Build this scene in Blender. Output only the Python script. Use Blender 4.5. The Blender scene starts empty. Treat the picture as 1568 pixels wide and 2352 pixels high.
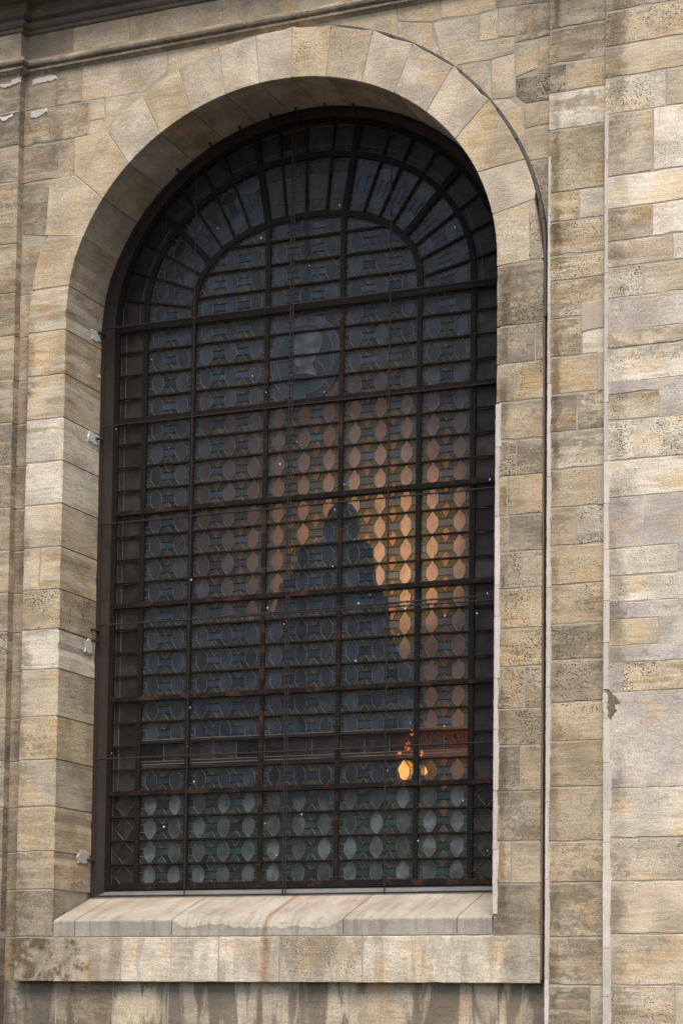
import bpy, bmesh, math, random
import numpy as np
from mathutils import Vector, Matrix

# ------------------------------------------------------------------ camera, sky, sun, exposure
SC = bpy.context.scene
COL = SC.collection
YAW, PIT, ROL = [math.radians(a) for a in (23.26763726, 4.3714951, 0.67160638)]
FPX = 5000 / 1568                      # focal length as a share of the picture's width
CAM = np.array([7.0, -16.2, 1.6])
cy, sy, cp, sp, cr, sr = math.cos(YAW), math.sin(YAW), math.cos(PIT), math.sin(PIT), math.cos(ROL), math.sin(ROL)
FW = np.array([-sy * cp, cy * cp, sp])
R0 = np.array([cy, sy, 0.0])
U0 = np.cross(R0, FW)
RT, UP = R0 * cr + U0 * sr, -R0 * sr + U0 * cr
cam = bpy.data.cameras.new('camera')
cam.sensor_fit = 'HORIZONTAL'
cam.sensor_width = 36
cam.lens = 36 * FPX
cam.shift_y = (1964.283275 - 1176) / 1568
cam.clip_start = .1
cam.clip_end = 1500
co = bpy.data.objects.new('camera', cam)
COL.objects.link(co)
co.matrix_world = Matrix(((RT[0], UP[0], -FW[0], CAM[0]), (RT[1], UP[1], -FW[1], CAM[1]),
                          (RT[2], UP[2], -FW[2], CAM[2]), (0, 0, 0, 1)))
SC.camera = co

SUN_EL, SUN_AZ = math.radians(61), math.radians(160)      # azimuth clockwise from +Y
world = bpy.data.worlds.new('World')
SC.world = world
world.use_nodes = True
wn = world.node_tree
bg = wn.nodes['Background']
sky = wn.nodes.new('ShaderNodeTexSky')
sky.sky_type = 'NISHITA'
sky.sun_disc = False
sky.sun_elevation = SUN_EL
sky.sun_rotation = SUN_AZ
sky.air_density = 1.0
sky.dust_density = 4.0
sky.ozone_density = 0.6
wn.links.new(sky.outputs[0], bg.inputs[0])
bg.inputs[1].default_value = 0.10
sun = bpy.data.lights.new('sun', 'SUN')
sun.energy = 1.5
sun.angle = math.radians(34)
sun.color = (1.0, .91, .77)
so = bpy.data.objects.new('sun', sun)
COL.objects.link(so)
sd = Vector((math.sin(SUN_AZ) * math.cos(SUN_EL), math.cos(SUN_AZ) * math.cos(SUN_EL), math.sin(SUN_EL)))
so.rotation_euler = (-sd).to_track_quat('-Z', 'Y').to_euler()
so.location = (20, -20, 30)
vs = SC.view_settings
vs.view_transform = 'Standard'
vs.look = 'None'
vs.gamma = 1
vs.use_curve_mapping = False
vs.exposure = 1.0
SC.cycles.max_bounces = 8
SC.cycles.transparent_max_bounces = 12
SC.cycles.use_denoising = True

# ------------------------------------------------------------------ measuring: photo sections -> metres on a wall plane
K = 2731 / 1568
OFF = {1: (0, 0), 2: (1331, 0), 3: (0, 1000), 4: (1331, 1000), 5: (0, 2000), 6: (1331, 2000), 7: (0, 2996), 8: (1331, 2996)}
S = 1400 / 1568


def W(x, y, Y):
    d = FW * (5000 * K) + RT * (x - 1365.5) - UP * (y - 1964.283275 * K)
    t = (Y - CAM[1]) / d[1]
    p = CAM + d * t
    return float(p[0]), float(p[2])


def at(n, x, y, Y):
    return W(OFF[n][0] + x * S, OFF[n][1] + y * S, Y)


def zz(n, x, y, Y):
    return at(n, x, y, Y)[1]


rng = random.Random(7)

# ------------------------------------------------------------------ materials


class NT:
    def __init__(s, name):
        s.m = bpy.data.materials.new(name)
        s.m.use_nodes = True
        s.t = s.m.node_tree
        s.t.nodes.clear()
        s.out = s.n('ShaderNodeOutputMaterial')

    def n(s, typ, **kw):
        nd = s.t.nodes.new(typ)
        for k, v in kw.items():
            setattr(nd, k, v)
        return nd

    def put(s, sock, v):
        if isinstance(v, bpy.types.NodeSocket):
            s.t.links.new(v, sock)
        elif isinstance(v, (tuple, list)) and len(v) == 3 and sock.type == 'RGBA':
            sock.default_value = (*v, 1)
        else:
            sock.default_value = v

    def math(s, op, a, b=0.0, c=None, clamp=False):
        nd = s.n('ShaderNodeMath', operation=op, use_clamp=clamp)
        s.put(nd.inputs[0], a)
        s.put(nd.inputs[1], b)
        if c is not None:
            s.put(nd.inputs[2], c)
        return nd.outputs[0]

    def vmath(s, op, a, b):
        nd = s.n('ShaderNodeVectorMath', operation=op)
        s.put(nd.inputs[0], a)
        s.put(nd.inputs[1], b)
        return nd.outputs[0]

    def mix(s, f, a, b, mode='MIX'):
        nd = s.n('ShaderNodeMix', data_type='RGBA', blend_type=mode)
        s.put(nd.inputs['Factor'], f)
        s.put(nd.inputs[6], a)
        s.put(nd.inputs[7], b)
        return nd.outputs[2]

    def noise(s, vec, scale, detail=4, rough=.55, dist=0.0):
        nd = s.n('ShaderNodeTexNoise')
        s.put(nd.inputs['Vector'], vec)
        nd.inputs['Scale'].default_value = scale
        nd.inputs['Detail'].default_value = detail
        nd.inputs['Roughness'].default_value = rough
        nd.inputs['Distortion'].default_value = dist
        return nd.outputs[0]

    def step(s, v, lo, hi, olo=0.0, ohi=1.0):
        nd = s.n('ShaderNodeMapRange', interpolation_type='SMOOTHSTEP')
        s.put(nd.inputs[0], v)
        s.put(nd.inputs[1], lo)
        s.put(nd.inputs[2], hi)
        s.put(nd.inputs[3], olo)
        s.put(nd.inputs[4], ohi)
        return nd.outputs[0]

    def prop(s, name):
        nd = s.n('ShaderNodeAttribute', attribute_type='OBJECT', attribute_name=name)
        return nd.outputs['Fac']

    def bsdf(s, **kw):
        nd = s.n('ShaderNodeBsdfPrincipled')
        for k, v in kw.items():
            s.put(nd.inputs[k.replace('_', ' ')], v)
        return nd

    def bump(s, h, strength=.4, dist=.01):
        nd = s.n('ShaderNodeBump')
        s.put(nd.inputs['Height'], h)
        nd.inputs['Strength'].default_value = strength
        nd.inputs['Distance'].default_value = dist
        return nd.outputs[0]

    def done(s, shader):
        s.t.links.new(shader, s.out.inputs[0])
        return s.m


def soot_shade(g, c, wp):
    """Grime, on the left also painted shade, in an upright band at soot_shade_x, soot_shade_w wide, as strong as soot_shade_d (set on each stone)."""
    q = g.n('ShaderNodeSeparateXYZ')
    g.put(q.inputs[0], wp)
    n = g.noise(wp, 7, 9, .75)
    along = g.step(g.noise(g.vmath('ADD', wp, (4.0, 0, 7.0)), 1.7, 5, .65), .38, .60, .12, 1.0)
    d = g.math('ABSOLUTE', g.math('SUBTRACT', q.outputs[0], g.prop('soot_shade_x')))
    d = g.math('DIVIDE', d, g.math('ADD', g.prop('soot_shade_w'), .001))
    d = g.math('ADD', d, g.math('MULTIPLY', g.math('SUBTRACT', n, .5), 4.2))
    m = g.math('MULTIPLY', g.math('MULTIPLY', g.step(d, 1.15, .2), along), g.prop('soot_shade_d'))
    return g.mix(m, c, g.mix(1.0, c, (.34, .31, .27), 'MULTIPLY'))


def limestone(name):
    """Bedded, pitted limestone; the tint and the amounts of wear come from each stone."""
    g = NT(name)
    oi = g.n('ShaderNodeObjectInfo')
    geo = g.n('ShaderNodeNewGeometry')
    wp = geo.outputs['Position']
    cv = g.n('ShaderNodeCombineXYZ')
    for i, k in enumerate((37.0, 11.0, 53.0)):
        g.put(cv.inputs[i], g.math('MULTIPLY', oi.outputs['Random'], k))
    pos = g.vmath('ADD', wp, cv.outputs[0])
    pit, stain, band, streak = g.math('MULTIPLY', g.prop('pit'), .8), g.prop('stain'), g.prop('band'), g.prop('streak')
    base = oi.outputs['Color']
    # broad mottling
    n1 = g.noise(pos, 2.2, 5, .6)
    v = g.step(n1, .36, .64, .74, 1.16)
    c = g.mix(1.0, base, v, 'MULTIPLY')
    n1b = g.noise(g.vmath('ADD', pos, (9.1, 3.3, 1.7)), 3.4, 4, .6)
    c = g.mix(g.step(n1b, .50, .66, 0, .5), c, g.mix(1.0, base, (1.06, .86, .60), 'MULTIPLY'))
    # bedding
    bp = g.vmath('MULTIPLY', pos, (1.0, 1.0, 9.0))
    nb = g.noise(bp, 1.7, 6, .65, .5)
    pale = g.mix(.6, c, (.70, .62, .49))
    c = g.mix(g.math('MULTIPLY', g.step(nb, .50, .60), band), c, pale)
    dk = g.mix(1.0, c, (.70, .62, .50), 'MULTIPLY')
    c = g.mix(g.math('MULTIPLY', g.step(nb, .47, .38), g.math('MULTIPLY', band, .8)), c, dk)
    # thin striations, slightly oblique
    sr_ = g.noise(g.vmath('MULTIPLY', g.vmath('ADD', pos, g.vmath('MULTIPLY', wp, (0, 0, 0))), (3.0, 3.0, 55.0)), 1.0, 4, .65, .4)
    c = g.mix(1.0, c, g.mix(g.step(n1b, .35, .65, .15, .75), (1, 1, 1), g.step(sr_, .36, .64, .86, 1.10)), 'MULTIPLY')
    # fine grain
    ng = g.noise(pos, 90, 3, .7)
    c = g.mix(1.0, c, g.step(ng, .3, .7, .76, 1.2), 'MULTIPLY')
    # dark crust, in patches that follow the bedding
    ns = g.noise(g.vmath('MULTIPLY', wp, (1.0, 1.0, 2.6)), 2.6, 9, .72)
    nf = g.noise(wp, 26, 4, .7)
    ns = g.math('ADD', g.math('MULTIPLY', ns, .68), g.math('MULTIPLY', nf, .32))
    thr = g.math('SUBTRACT', .628, g.math('MULTIPLY', stain, .25))
    cm = g.step(g.math('SUBTRACT', ns, thr), -.02, .07)
    c = g.mix(g.math('MULTIPLY', cm, .62), c, g.mix(.25, (.085, .078, .068), base))
    # run-off streaks
    sv = g.vmath('MULTIPLY', wp, (4.2, 4.2, .75))
    nst = g.noise(sv, 1.2, 7, .62, .8)
    sm = g.math('MULTIPLY', g.step(nst, .46, .56), streak)
    c = g.mix(g.math('MULTIPLY', sm, .75), c, (.11, .095, .078))
    # shells and pits
    vo = g.n('ShaderNodeTexVoronoi')
    g.put(vo.inputs['Vector'], g.vmath('MULTIPLY', pos, (1.0, 1.0, 1.35)))
    vo.inputs['Scale'].default_value = 23
    vo.inputs['Randomness'].default_value = 1
    pm = g.noise(pos, 4.5, 4, .6)
    r = g.math('MULTIPLY', g.step(pm, .40, .66, .06, .36), pit)
    hole = g.step(g.math('SUBTRACT', vo.outputs['Distance'], r), .05, -.05)
    vo2 = g.n('ShaderNodeTexVoronoi')
    g.put(vo2.inputs['Vector'], g.vmath('ADD', pos, (2, 5, 1)))
    vo2.inputs['Scale'].default_value = 55
    r2 = g.math('MULTIPLY', g.step(pm, .36, .62, .22, .58), pit)
    hole2 = g.step(g.math('SUBTRACT', vo2.outputs['Distance'], r2), .06, -.06)
    hl = g.math('MAXIMUM', hole, g.math('MULTIPLY', hole2, .9))
    c = g.mix(g.math('MULTIPLY', hl, .82), c, (.06, .055, .045))
    # relief
    nr = g.noise(g.vmath('MULTIPLY', pos, (1, 1, 2.2)), 14, 7, .68)
    tool = g.noise(g.vmath('MULTIPLY', pos, (22, 22, 60)), 1.0, 2, .5)
    h = g.math('ADD', g.math('MULTIPLY', nr, 1.0), g.math('MULTIPLY', tool, .25))
    h = g.math('ADD', h, g.math('ADD', g.math('MULTIPLY', ng, .22), g.math('MULTIPLY', sr_, .10)))
    h = g.math('SUBTRACT', h, g.math('MULTIPLY', hl, 1.1))
    sx_ = g.n('ShaderNodeSeparateXYZ')
    g.put(sx_.inputs[0], wp)
    wob = g.math('MULTIPLY', g.math('SUBTRACT', g.noise(wp, 2.5, 5, .6), .5), .07)
    d = g.math('ABSOLUTE', g.math('SUBTRACT', g.math('ADD', sx_.outputs[0], wob), g.prop('rust_x')))
    rm = g.math('MULTIPLY', g.step(d, .07, .0), g.prop('rust_w'))
    rm = g.math('MULTIPLY', rm, g.step(g.noise(wp, 8, 5, .7), .3, .65, .35, 1.0))
    c = g.mix(rm, c, (.26, .11, .04))
    c = soot_shade(g, c, wp)
    b = g.bsdf(Base_Color=c, Roughness=.92, Normal=g.bump(h, .5, .013))
    b.inputs['Specular IOR Level'].default_value = .15
    return g.done(b.outputs[0])


def plaster(name, col, dirt=.3, scale=3.0, rough=.9, bump=.3):
    g = NT(name)
    geo = g.n('ShaderNodeNewGeometry')
    p = geo.outputs['Position']
    oi = g.n('ShaderNodeObjectInfo')
    n1 = g.noise(p, scale, 6, .62)
    c = g.mix(g.step(n1, .3, .72, 0, dirt), col, tuple(x * .5 for x in col))
    c = g.mix(1.0, c, g.step(oi.outputs['Random'], 0, 1, .9, 1.08), 'MULTIPLY')
    n2 = g.noise(p, 70, 4, .7)
    c = g.mix(1.0, c, g.step(n2, .2, .8, .86, 1.1), 'MULTIPLY')
    n3 = g.noise(p, 11, 6, .7)
    c = g.mix(g.step(n3, .62, .74, 0, dirt), c, tuple(x * .38 for x in col))
    c = soot_shade(g, c, p)
    b = g.bsdf(Base_Color=c, Roughness=rough, Normal=g.bump(g.math('ADD', n2, n3), bump, .006))
    b.inputs['Specular IOR Level'].default_value = .15
    return g.done(b.outputs[0])


def sillstone(name):
    g = NT(name)
    geo = g.n('ShaderNodeNewGeometry')
    p = geo.outputs['Position']
    nx = g.n('ShaderNodeSeparateXYZ')
    g.put(nx.inputs[0], p)
    oi = g.n('ShaderNodeObjectInfo')
    n1 = g.noise(p, 2.6, 6, .65)
    c = g.mix(1.0, oi.outputs['Color'], g.step(n1, .25, .75, .74, 1.15), 'MULTIPLY')
    ng = g.noise(p, 80, 4, .7)
    c = g.mix(1.0, c, g.step(ng, .2, .8, .84, 1.14), 'MULTIPLY')
    st = g.noise(g.vmath('MULTIPLY', p, (9, 1.6, 1.0)), 1.2, 6, .65, .4)
    c = g.mix(g.step(st, .49, .64, 0, .38), c, (.15, .13, .105))
    # rust runs below the guard's feet
    rs = g.noise(g.vmath('ADD', g.vmath('MULTIPLY', p, (8, 2.4, 1.2)), (3.1, 0, 0)), 1.0, 6, .65, .5)
    near = g.step(nx.outputs[1], -.16, .45, .05, 1.0)
    c = g.mix(g.math('MULTIPLY', g.step(rs, .44, .66, 0, .5), near), c, (.33, .205, .13))
    run = g.prop('rust_x')
    wob = g.math('MULTIPLY', g.math('SUBTRACT', g.noise(p, 3.0, 4, .6), .5), .03)
    d = g.math('ABSOLUTE', g.math('SUBTRACT', g.math('ADD', nx.outputs[0], wob), run))
    rm = g.math('MULTIPLY', g.step(d, .045, .0), g.step(g.noise(p, 9, 5, .7), .22, .62, .55, 1.0))
    c = g.mix(g.math('MULTIPLY', rm, .7), c, (.22, .09, .034))
    vo = g.n('ShaderNodeTexVoronoi')
    g.put(vo.inputs['Vector'], p)
    vo.inputs['Scale'].default_value = 40
    hl = g.step(g.math('SUBTRACT', vo.outputs['Distance'], g.step(n1, .4, .7, .02, .2)), .05, -.05)
    c = g.mix(g.math('MULTIPLY', hl, .75), c, (.07, .06, .05))
    h = g.math('SUBTRACT', g.math('ADD', g.noise(p, 16, 7, .68), g.math('MULTIPLY', ng, .25)), hl)
    b = g.bsdf(Base_Color=c, Roughness=.9, Normal=g.bump(h, .5, .01))
    b.inputs['Specular IOR Level'].default_value = .2
    return g.done(b.outputs[0])


def iron(name, rust=.3, col=(.012, .011, .011)):
    g = NT(name)
    p = g.n('ShaderNodeNewGeometry').outputs['Position']
    n = g.noise(p, 7, 7, .7)
    n2 = g.noise(p, 45, 4, .7)
    v = g.math('ADD', g.math('MULTIPLY', n, .7), g.math('MULTIPLY', n2, .3))
    c = g.mix(g.step(v, .60 - rust * .25, .72 - rust * .25), col, (.075, .033, .018))
    c = g.mix(g.step(v, .70 - rust * .2, .78 - rust * .2, 0, .7), c, (.20, .13, .085))
    b = g.bsdf(Base_Color=c, Roughness=.8, Normal=g.bump(v, .5, .006))
    b.inputs['Specular IOR Level'].default_value = .08
    return g.done(b.outputs[0])


def glass(name, col, tint, opaque=.6, rough=.3, painted=False, spec=.5):
    """Old hand-made glass with dust on it: partly seen through, partly a dull sheen."""
    g = NT(name)
    p = g.n('ShaderNodeNewGeometry').outputs['Position']
    oi = g.n('ShaderNodeObjectInfo')
    rv = g.step(oi.outputs['Random'], 0, 1, .5, 1.5)
    n = g.noise(p, 9, 6, .65)
    c = g.mix(1.0, col, g.math('MULTIPLY', rv, g.step(n, .35, .65, .6, 1.4)), 'MULTIPLY')
    fac = g.math('MULTIPLY', g.step(n, .3, .7, .94, 1.05), opaque, clamp=True)
    tn = tint
    if painted:
        w = g.noise(g.vmath('MULTIPLY', p, (1, 1, 1)), 9, 2, .5, 2.5)
        ring = g.math('ABSOLUTE', g.math('SINE', g.math('MULTIPLY', w, 26)))
        tn = g.mix(g.step(ring, .35, .6), (.004, .004, .005), tint)
    b = g.bsdf(Base_Color=c, Roughness=rough, Normal=g.bump(g.noise(p, 6, 3, .5), .12, .02))
    b.inputs['Specular IOR Level'].default_value = spec
    tr = g.n('ShaderNodeBsdfTransparent')
    g.put(tr.inputs[0], tn)
    mx = g.n('ShaderNodeMixShader')
    g.put(mx.inputs[0], fac)
    g.t.links.new(tr.outputs[0], mx.inputs[1])
    g.t.links.new(b.outputs[0], mx.inputs[2])
    return g.done(mx.outputs[0])


def plain(name, col, rough=.8, emit=None, strength=0.0, metallic=0.0):
    g = NT(name)
    p = g.n('ShaderNodeNewGeometry').outputs['Position']
    c = g.mix(1.0, col, g.step(g.noise(p, 12, 5, .6), .25, .75, .8, 1.2), 'MULTIPLY')
    b = g.bsdf(Base_Color=c, Roughness=rough, Metallic=metallic)
    if emit:
        g.put(b.inputs['Emission Color'], emit)
        b.inputs['Emission Strength'].default_value = strength
    return g.done(b.outputs[0])


M = dict(
    stone=limestone('weathered_limestone'),
    sill=sillstone('rust_run_sill_stone'),
    mortar=plaster('lime_mortar', (.455, .405, .33), .4, 6),
    render=plaster('cement_render', (.60, .545, .50), .34, 1.3, bump=.5),
    patch=plaster('beige_render', (.50, .415, .335), .25, 4, bump=.25),
    repair=plaster('pale_arris_mortar', (.66, .60, .53), .3, 6, bump=.6),
    white=plaster('white_plaster', (.74, .74, .74), .1, 9, bump=.5),
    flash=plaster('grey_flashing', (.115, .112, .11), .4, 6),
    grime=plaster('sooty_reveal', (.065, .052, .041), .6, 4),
    innersill=plaster('dusty_grey_sill', (.20, .20, .205), .5, 5),
    groove=plaster('brown_groove_shade', (.17, .14, .105), .4, 6),
    iron=iron('black_iron', .05),
    rust=iron('rusty_iron', .42),
    rod=iron('dark_rod', .2, (.042, .034, .034)),
    wire=plain('galvanised_wire', (.055, .048, .042), .7),
    lead=plain('dusty_lead_came', (.125, .112, .09), .7),
    hexa=glass('grey_blue_glass', (.023, .031, .045), (.92, .88, .84), .60, .22),
    rect=glass('deep_blue_glass', (.018, .034, .054), (.55, .60, .62), .66),
    green=glass('olive_glass', (.026, .031, .027), (.46, .47, .17), .62),
    tri=glass('brown_glass', (.030, .030, .031), (.85, .70, .52), .62),
    dusty=glass('dusty_pale_glass', (.070, .083, .090), (.4, .4, .4), .86, .4),
    emerald=glass('emerald_glass', (.012, .032, .026), (.1, .3, .2), .8),
    violet=glass('violet_glass', (.024, .024, .040), (.2, .18, .3), .85),
    portrait=glass('portrait_glass', (.050, .056, .064), (.4, .4, .4), .85),
    navy=glass('navy_glass', (.024, .035, .052), (.2, .25, .35), .85),
    border=glass('sooty_border_glass', (.026, .022, .021), (.25, .18, .12), .86, .5, spec=.25),
    paint=glass('painted_frieze_glass', (.022, .020, .022), (.95, .62, .3), .70, .5, painted=True, spec=.25),
    inner=plain('interior_plaster', (.22, .185, .145), .9),
    dark=plain('dark_carved_stone', (.05, .05, .055), .9),
    bulb=plain('warm_lamp_glass', (.9, .7, .4), .4, (1.0, .43, .11), 4.5),
    brass=plain('brass', (.35, .22, .08), .35, metallic=.9),
    paving=plaster('paving', (.06, .058, .056), .4, 1.5),
)

# ------------------------------------------------------------------ object helpers


def mesh_obj(name, verts, faces, mat, parent=None, loc=None, recalc=True):
    me = bpy.data.meshes.new(name)
    me.from_pydata([tuple(map(float, v)) for v in verts], [], faces)
    if recalc:
        bm = bmesh.new()
        bm.from_mesh(me)
        bmesh.ops.recalc_face_normals(bm, faces=bm.faces)
        bm.to_mesh(me)
        bm.free()
    me.materials.append(M[mat])
    return link(name, me, parent, loc)


def link(name, me, parent=None, loc=None):
    o = bpy.data.objects.new(name, me)
    COL.objects.link(o)
    if parent is not None:
        o.parent = parent
    if loc is not None:
        o.location = loc
    return o


def thing(name, label, cat, loc=(0, 0, 0)):
    o = bpy.data.objects.new(name, None)
    COL.objects.link(o)
    o.location = loc
    o.empty_display_size = .2
    o['label'] = label
    o['category'] = cat
    return o


class MB:
    """Collects boxes, prisms and tubes into one mesh."""

    def __init__(s):
        s.v, s.f = [], []

    def add(s, v, f):
        k = len(s.v)
        s.v += [tuple(map(float, p)) for p in v]
        s.f += [[i + k for i in q] for q in f]

    def box(s, x0, x1, y0, y1, z0, z1):
        s.add([(x0, y0, z0), (x1, y0, z0), (x1, y1, z0), (x0, y1, z0), (x0, y0, z1), (x1, y0, z1), (x1, y1, z1), (x0, y1, z1)],
              [(0, 3, 2, 1), (4, 5, 6, 7), (0, 1, 5, 4), (1, 2, 6, 5), (2, 3, 7, 6), (3, 0, 4, 7)])

    def prism(s, poly, y0, y1):
        n = len(poly)
        s.add([(x, y0, z) for x, z in poly] + [(x, y1, z) for x, z in poly],
              [list(range(n)), list(range(2 * n - 1, n - 1, -1))] + [(i, i + n, (i + 1) % n + n, (i + 1) % n) for i in range(n)])

    def tube(s, pts, r, n=6, caps=True):
        pts = [Vector(p) for p in pts]
        rings = []
        for i, p in enumerate(pts):
            d = (pts[min(i + 1, len(pts) - 1)] - pts[max(i - 1, 0)]).normalized()
            a = d.cross(Vector((0, 1, 0)))
            if a.length < 1e-3:
                a = d.cross(Vector((1, 0, 0)))
            a.normalize()
            b = d.cross(a)
            rings.append([p + (a * math.cos(t) + b * math.sin(t)) * r for t in (2 * math.pi * k / n for k in range(n))])
        v = [q for rg in rings for q in rg]
        f = []
        for i in range(len(pts) - 1):
            for k in range(n):
                f.append((i * n + k, i * n + (k + 1) % n, (i + 1) * n + (k + 1) % n, (i + 1) * n + k))
        if caps:
            f.append(list(range(n))[::-1])
            f.append(list(range((len(pts) - 1) * n, len(pts) * n)))
        s.add(v, f)

    def build(s, name, mat, parent=None):
        return mesh_obj(name, s.v, s.f, mat, parent)


def area2(p):
    return sum(p[i][0] * p[(i + 1) % len(p)][1] - p[(i + 1) % len(p)][0] * p[i][1] for i in range(len(p)))


def inset(poly, d):
    """Move every edge of a CCW polygon inwards by d."""
    n = len(poly)
    out = []
    for i in range(n):
        p0, p1, p2 = (Vector(poly[(i + k) % n]) for k in (-1, 0, 1))
        e1, e2 = (p1 - p0).normalized(), (p2 - p1).normalized()
        n1, n2 = Vector((-e1.y, e1.x)), Vector((-e2.y, e2.x))
        b = n1 + n2
        if b.length < 1e-4:
            b = n1.copy()
        b.normalize()
        k = d / max(.45, b.dot(n1))
        out.append((p1.x + b.x * k, p1.y + b.y * k))
    return out


TINT = {'c': (.525, .450, .338), 'p': (.555, .485, .395), 'y': (.530, .428, .283), 't': (.430, .356, .254), 'g': (.355, .308, .245),
        'w': (.72, .685, .61), 'd': (.25, .21, .16), 'r': (.43, .385, .35), 'n': (.485, .428, .34)}
TINT['w'] = (.70, .645, .54)
TINT = {k: tuple(a + (b - a) * (.36 if k not in 'dw' else .2) for a, b in zip(v, (.515, .428, .302))) for k, v in TINT.items()}


SOOT_SHADE = None
SHADE = 1.0          # paler or deeper bed of stone in one part of the wall


def stone(name, poly, yf, depth, parent, tint='c', pit=.5, stain=.2, band=.3, streak=0.0, gap=.0052, bev=.004, jit=.0055, mat='stone', step=.075):
    if area2(poly) < 0:
        poly = poly[::-1]
    base = inset(poly, gap)
    inn = inset(poly, gap + bev)
    r = random.Random(rng.random())
    outer, inner = [], []
    n = len(base)
    for i in range(n):
        a, b = Vector(base[i]), Vector(base[(i + 1) % n])
        a2, b2 = Vector(inn[i]), Vector(inn[(i + 1) % n])
        L = (b - a).length
        k = max(1, int(L / step))
        e = (b - a).normalized()
        nn = Vector((-e.y, e.x))
        for j in range(k):
            t = j / k
            w = (r.random() - .35) * jit * (0.3 if j == 0 else 1)
            chip = r.random() < .06
            if chip:
                w += r.random() * .012
            q = a.lerp(b, t) + nn * w
            outer.append((q.x, q.y))
            q = a2.lerp(b2, t) + nn * (w * 1.3 + (r.random() - .5) * .002)
            inner.append((q.x, q.y))
    m = len(outer)
    jy = (r.random() - .5) * .002
    cx = sum(p[0] for p in outer) / m
    cz = sum(p[1] for p in outer) / m
    # a very slight lean of each face
    tx, tz = (r.random() - .5) * .005, (r.random() - .5) * .005

    def fy(x, z, o):
        return yf + jy + o + tx * (x - cx) + tz * (z - cz)
    V = [(x - cx, fy(x, z, 0) - yf, z - cz) for x, z in inner] + [(x - cx, fy(x, z, bev * .8) - yf, z - cz) for x, z in outer] + \
        [(x - cx, depth, z - cz) for x, z in outer]
    F = [list(range(m))]
    for i in range(m):
        j = (i + 1) % m
        F.append((i, i + m, j + m, j))
        F.append((i + m, i + 2 * m, j + 2 * m, j + m))
    o = mesh_obj(name, V, F, mat, parent, (cx, yf, cz))
    t = TINT[tint] if isinstance(tint, str) else tint
    k = (.95 + .10 * r.random()) * SHADE
    o.color = (t[0] * k, t[1] * k, t[2] * k, 1)
    o['pit'], o['stain'], o['band'], o['streak'] = float(pit), float(stain), float(band), float(streak)
    if SOOT_SHADE:
        o['soot_shade_x'], o['soot_shade_w'], o['soot_shade_d'] = SOOT_SHADE[0], SOOT_SHADE[1] * (.8 + .4 * r.random()), SOOT_SHADE[2] * (.75 + .25 * r.random())
    return o


def rectp(x0, x1, z0, z1):
    return [(x0, z0), (x1, z0), (x1, z1), (x0, z1)]


def ell(t, cx, a, z0, b, n=2.0):
    c, s = math.cos(t), math.sin(t)
    return cx + a * math.copysign(abs(c) ** (2 / n), c), z0 + b * abs(s) ** (2 / n)


# ------------------------------------------------------------------ ground
g_ = MB()
g_.add([(-600, -600, 0), (600, -600, 0), (600, 300, 0), (-600, 300, 0)], [(0, 1, 2, 3)])
gr = g_.build('ground', 'paving')
gr['kind'] = 'structure'

# ------------------------------------------------------------------ the facade
FAC = thing('church_facade', 'weathered limestone church facade with pilasters around an arched window', 'facade')
YS, YP, YR = -.08, -.09, -.15          # surround, pilasters, wall beyond the pilaster
XL, XR = -2.605, 1.36                  # sides of the opening
SL, SRr = -2.99, 1.757                 # sides of the surround
CX = -.6225
YG, YW = .55, .70                      # wire guard, glass


def group(name):
    o = bpy.data.objects.new(name, None)
    COL.objects.link(o)
    o.parent = FAC
    o.empty_display_size = .1
    return o


def intr(t):
    if t < 0:
        return CX + 1.9825, 7.72 + 1.8 * math.sin(t)
    return ell(t, CX, 1.9825, 7.72, 1.80)


def xin(z):            # left side of the opening at a height
    return CX - 1.9825 * math.sqrt(max(0, 1 - (max(0, z - 7.72) / 1.8) ** 2))


def xout(z):           # left side of the surround at a height
    return -.62 - 2.37 * math.sqrt(max(0, 1 - (max(0, z - 7.69) / 2.26) ** 2))


def leftpoly(z0, z1, n=6):
    zs = [z0 + (z1 - z0) * k / n for k in range(n + 1)]
    return [(xin(z), z) for z in zs] + [(xout(z), z) for z in zs[::-1]]


# mortar core of the wall with the arched opening
mb = MB()
mb.box(-6, SL + .36, .0038, .80, 0, 7.72)
mb.box(SRr - .36, 6, .0038, .80, 0, 7.72)
mb.box(SL + .36, SRr - .36, .0038, .80, 0, 2.2)
ts = [math.pi * k / 40 for k in range(41)]
arch = [ell(t, CX, 2.012, 7.72, 1.83) for t in ts]
for a, b in zip(arch[:-1], arch[1:]):
    mb.prism([(b[0], b[1]), (a[0], a[1]), (a[0], 10.0), (b[0], 10.0)], .0038, .80)
mb.box(-6, CX - 2.012, .0038, .80, 7.72, 10.0)
mb.box(CX + 2.012, 6, .0038, .80, 7.72, 10.0)
mb.box(-6, 6, .0038, .80, 10.0, 14)
WALL = mb.build('mortar_bed', 'mortar', FAC)
# mortar core of the surround
mb = MB()
mb.box(SL + .012, XL - .018, YS + .0038, .5, 2.3, 7.72)
mb.box(XR + .03, SRr - .012, YS + .0038, .5, 2.3, 7.72)
mb.box(SL + .012, SRr - .012, YS + .0038, .1, 1.918, 2.3)
a1 = [ell(t, CX, 1.996, 7.72, 1.812) for t in ts]
a2 = [ell(t, -.62, 2.34, 7.69, 2.235) for t in ts]
for i in range(40):
    mb.prism([a1[i], a2[i], a2[i + 1], a1[i + 1]], YS + .0038, .5)
SUR = mb.build('window_surround', 'mortar', FAC)
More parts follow.
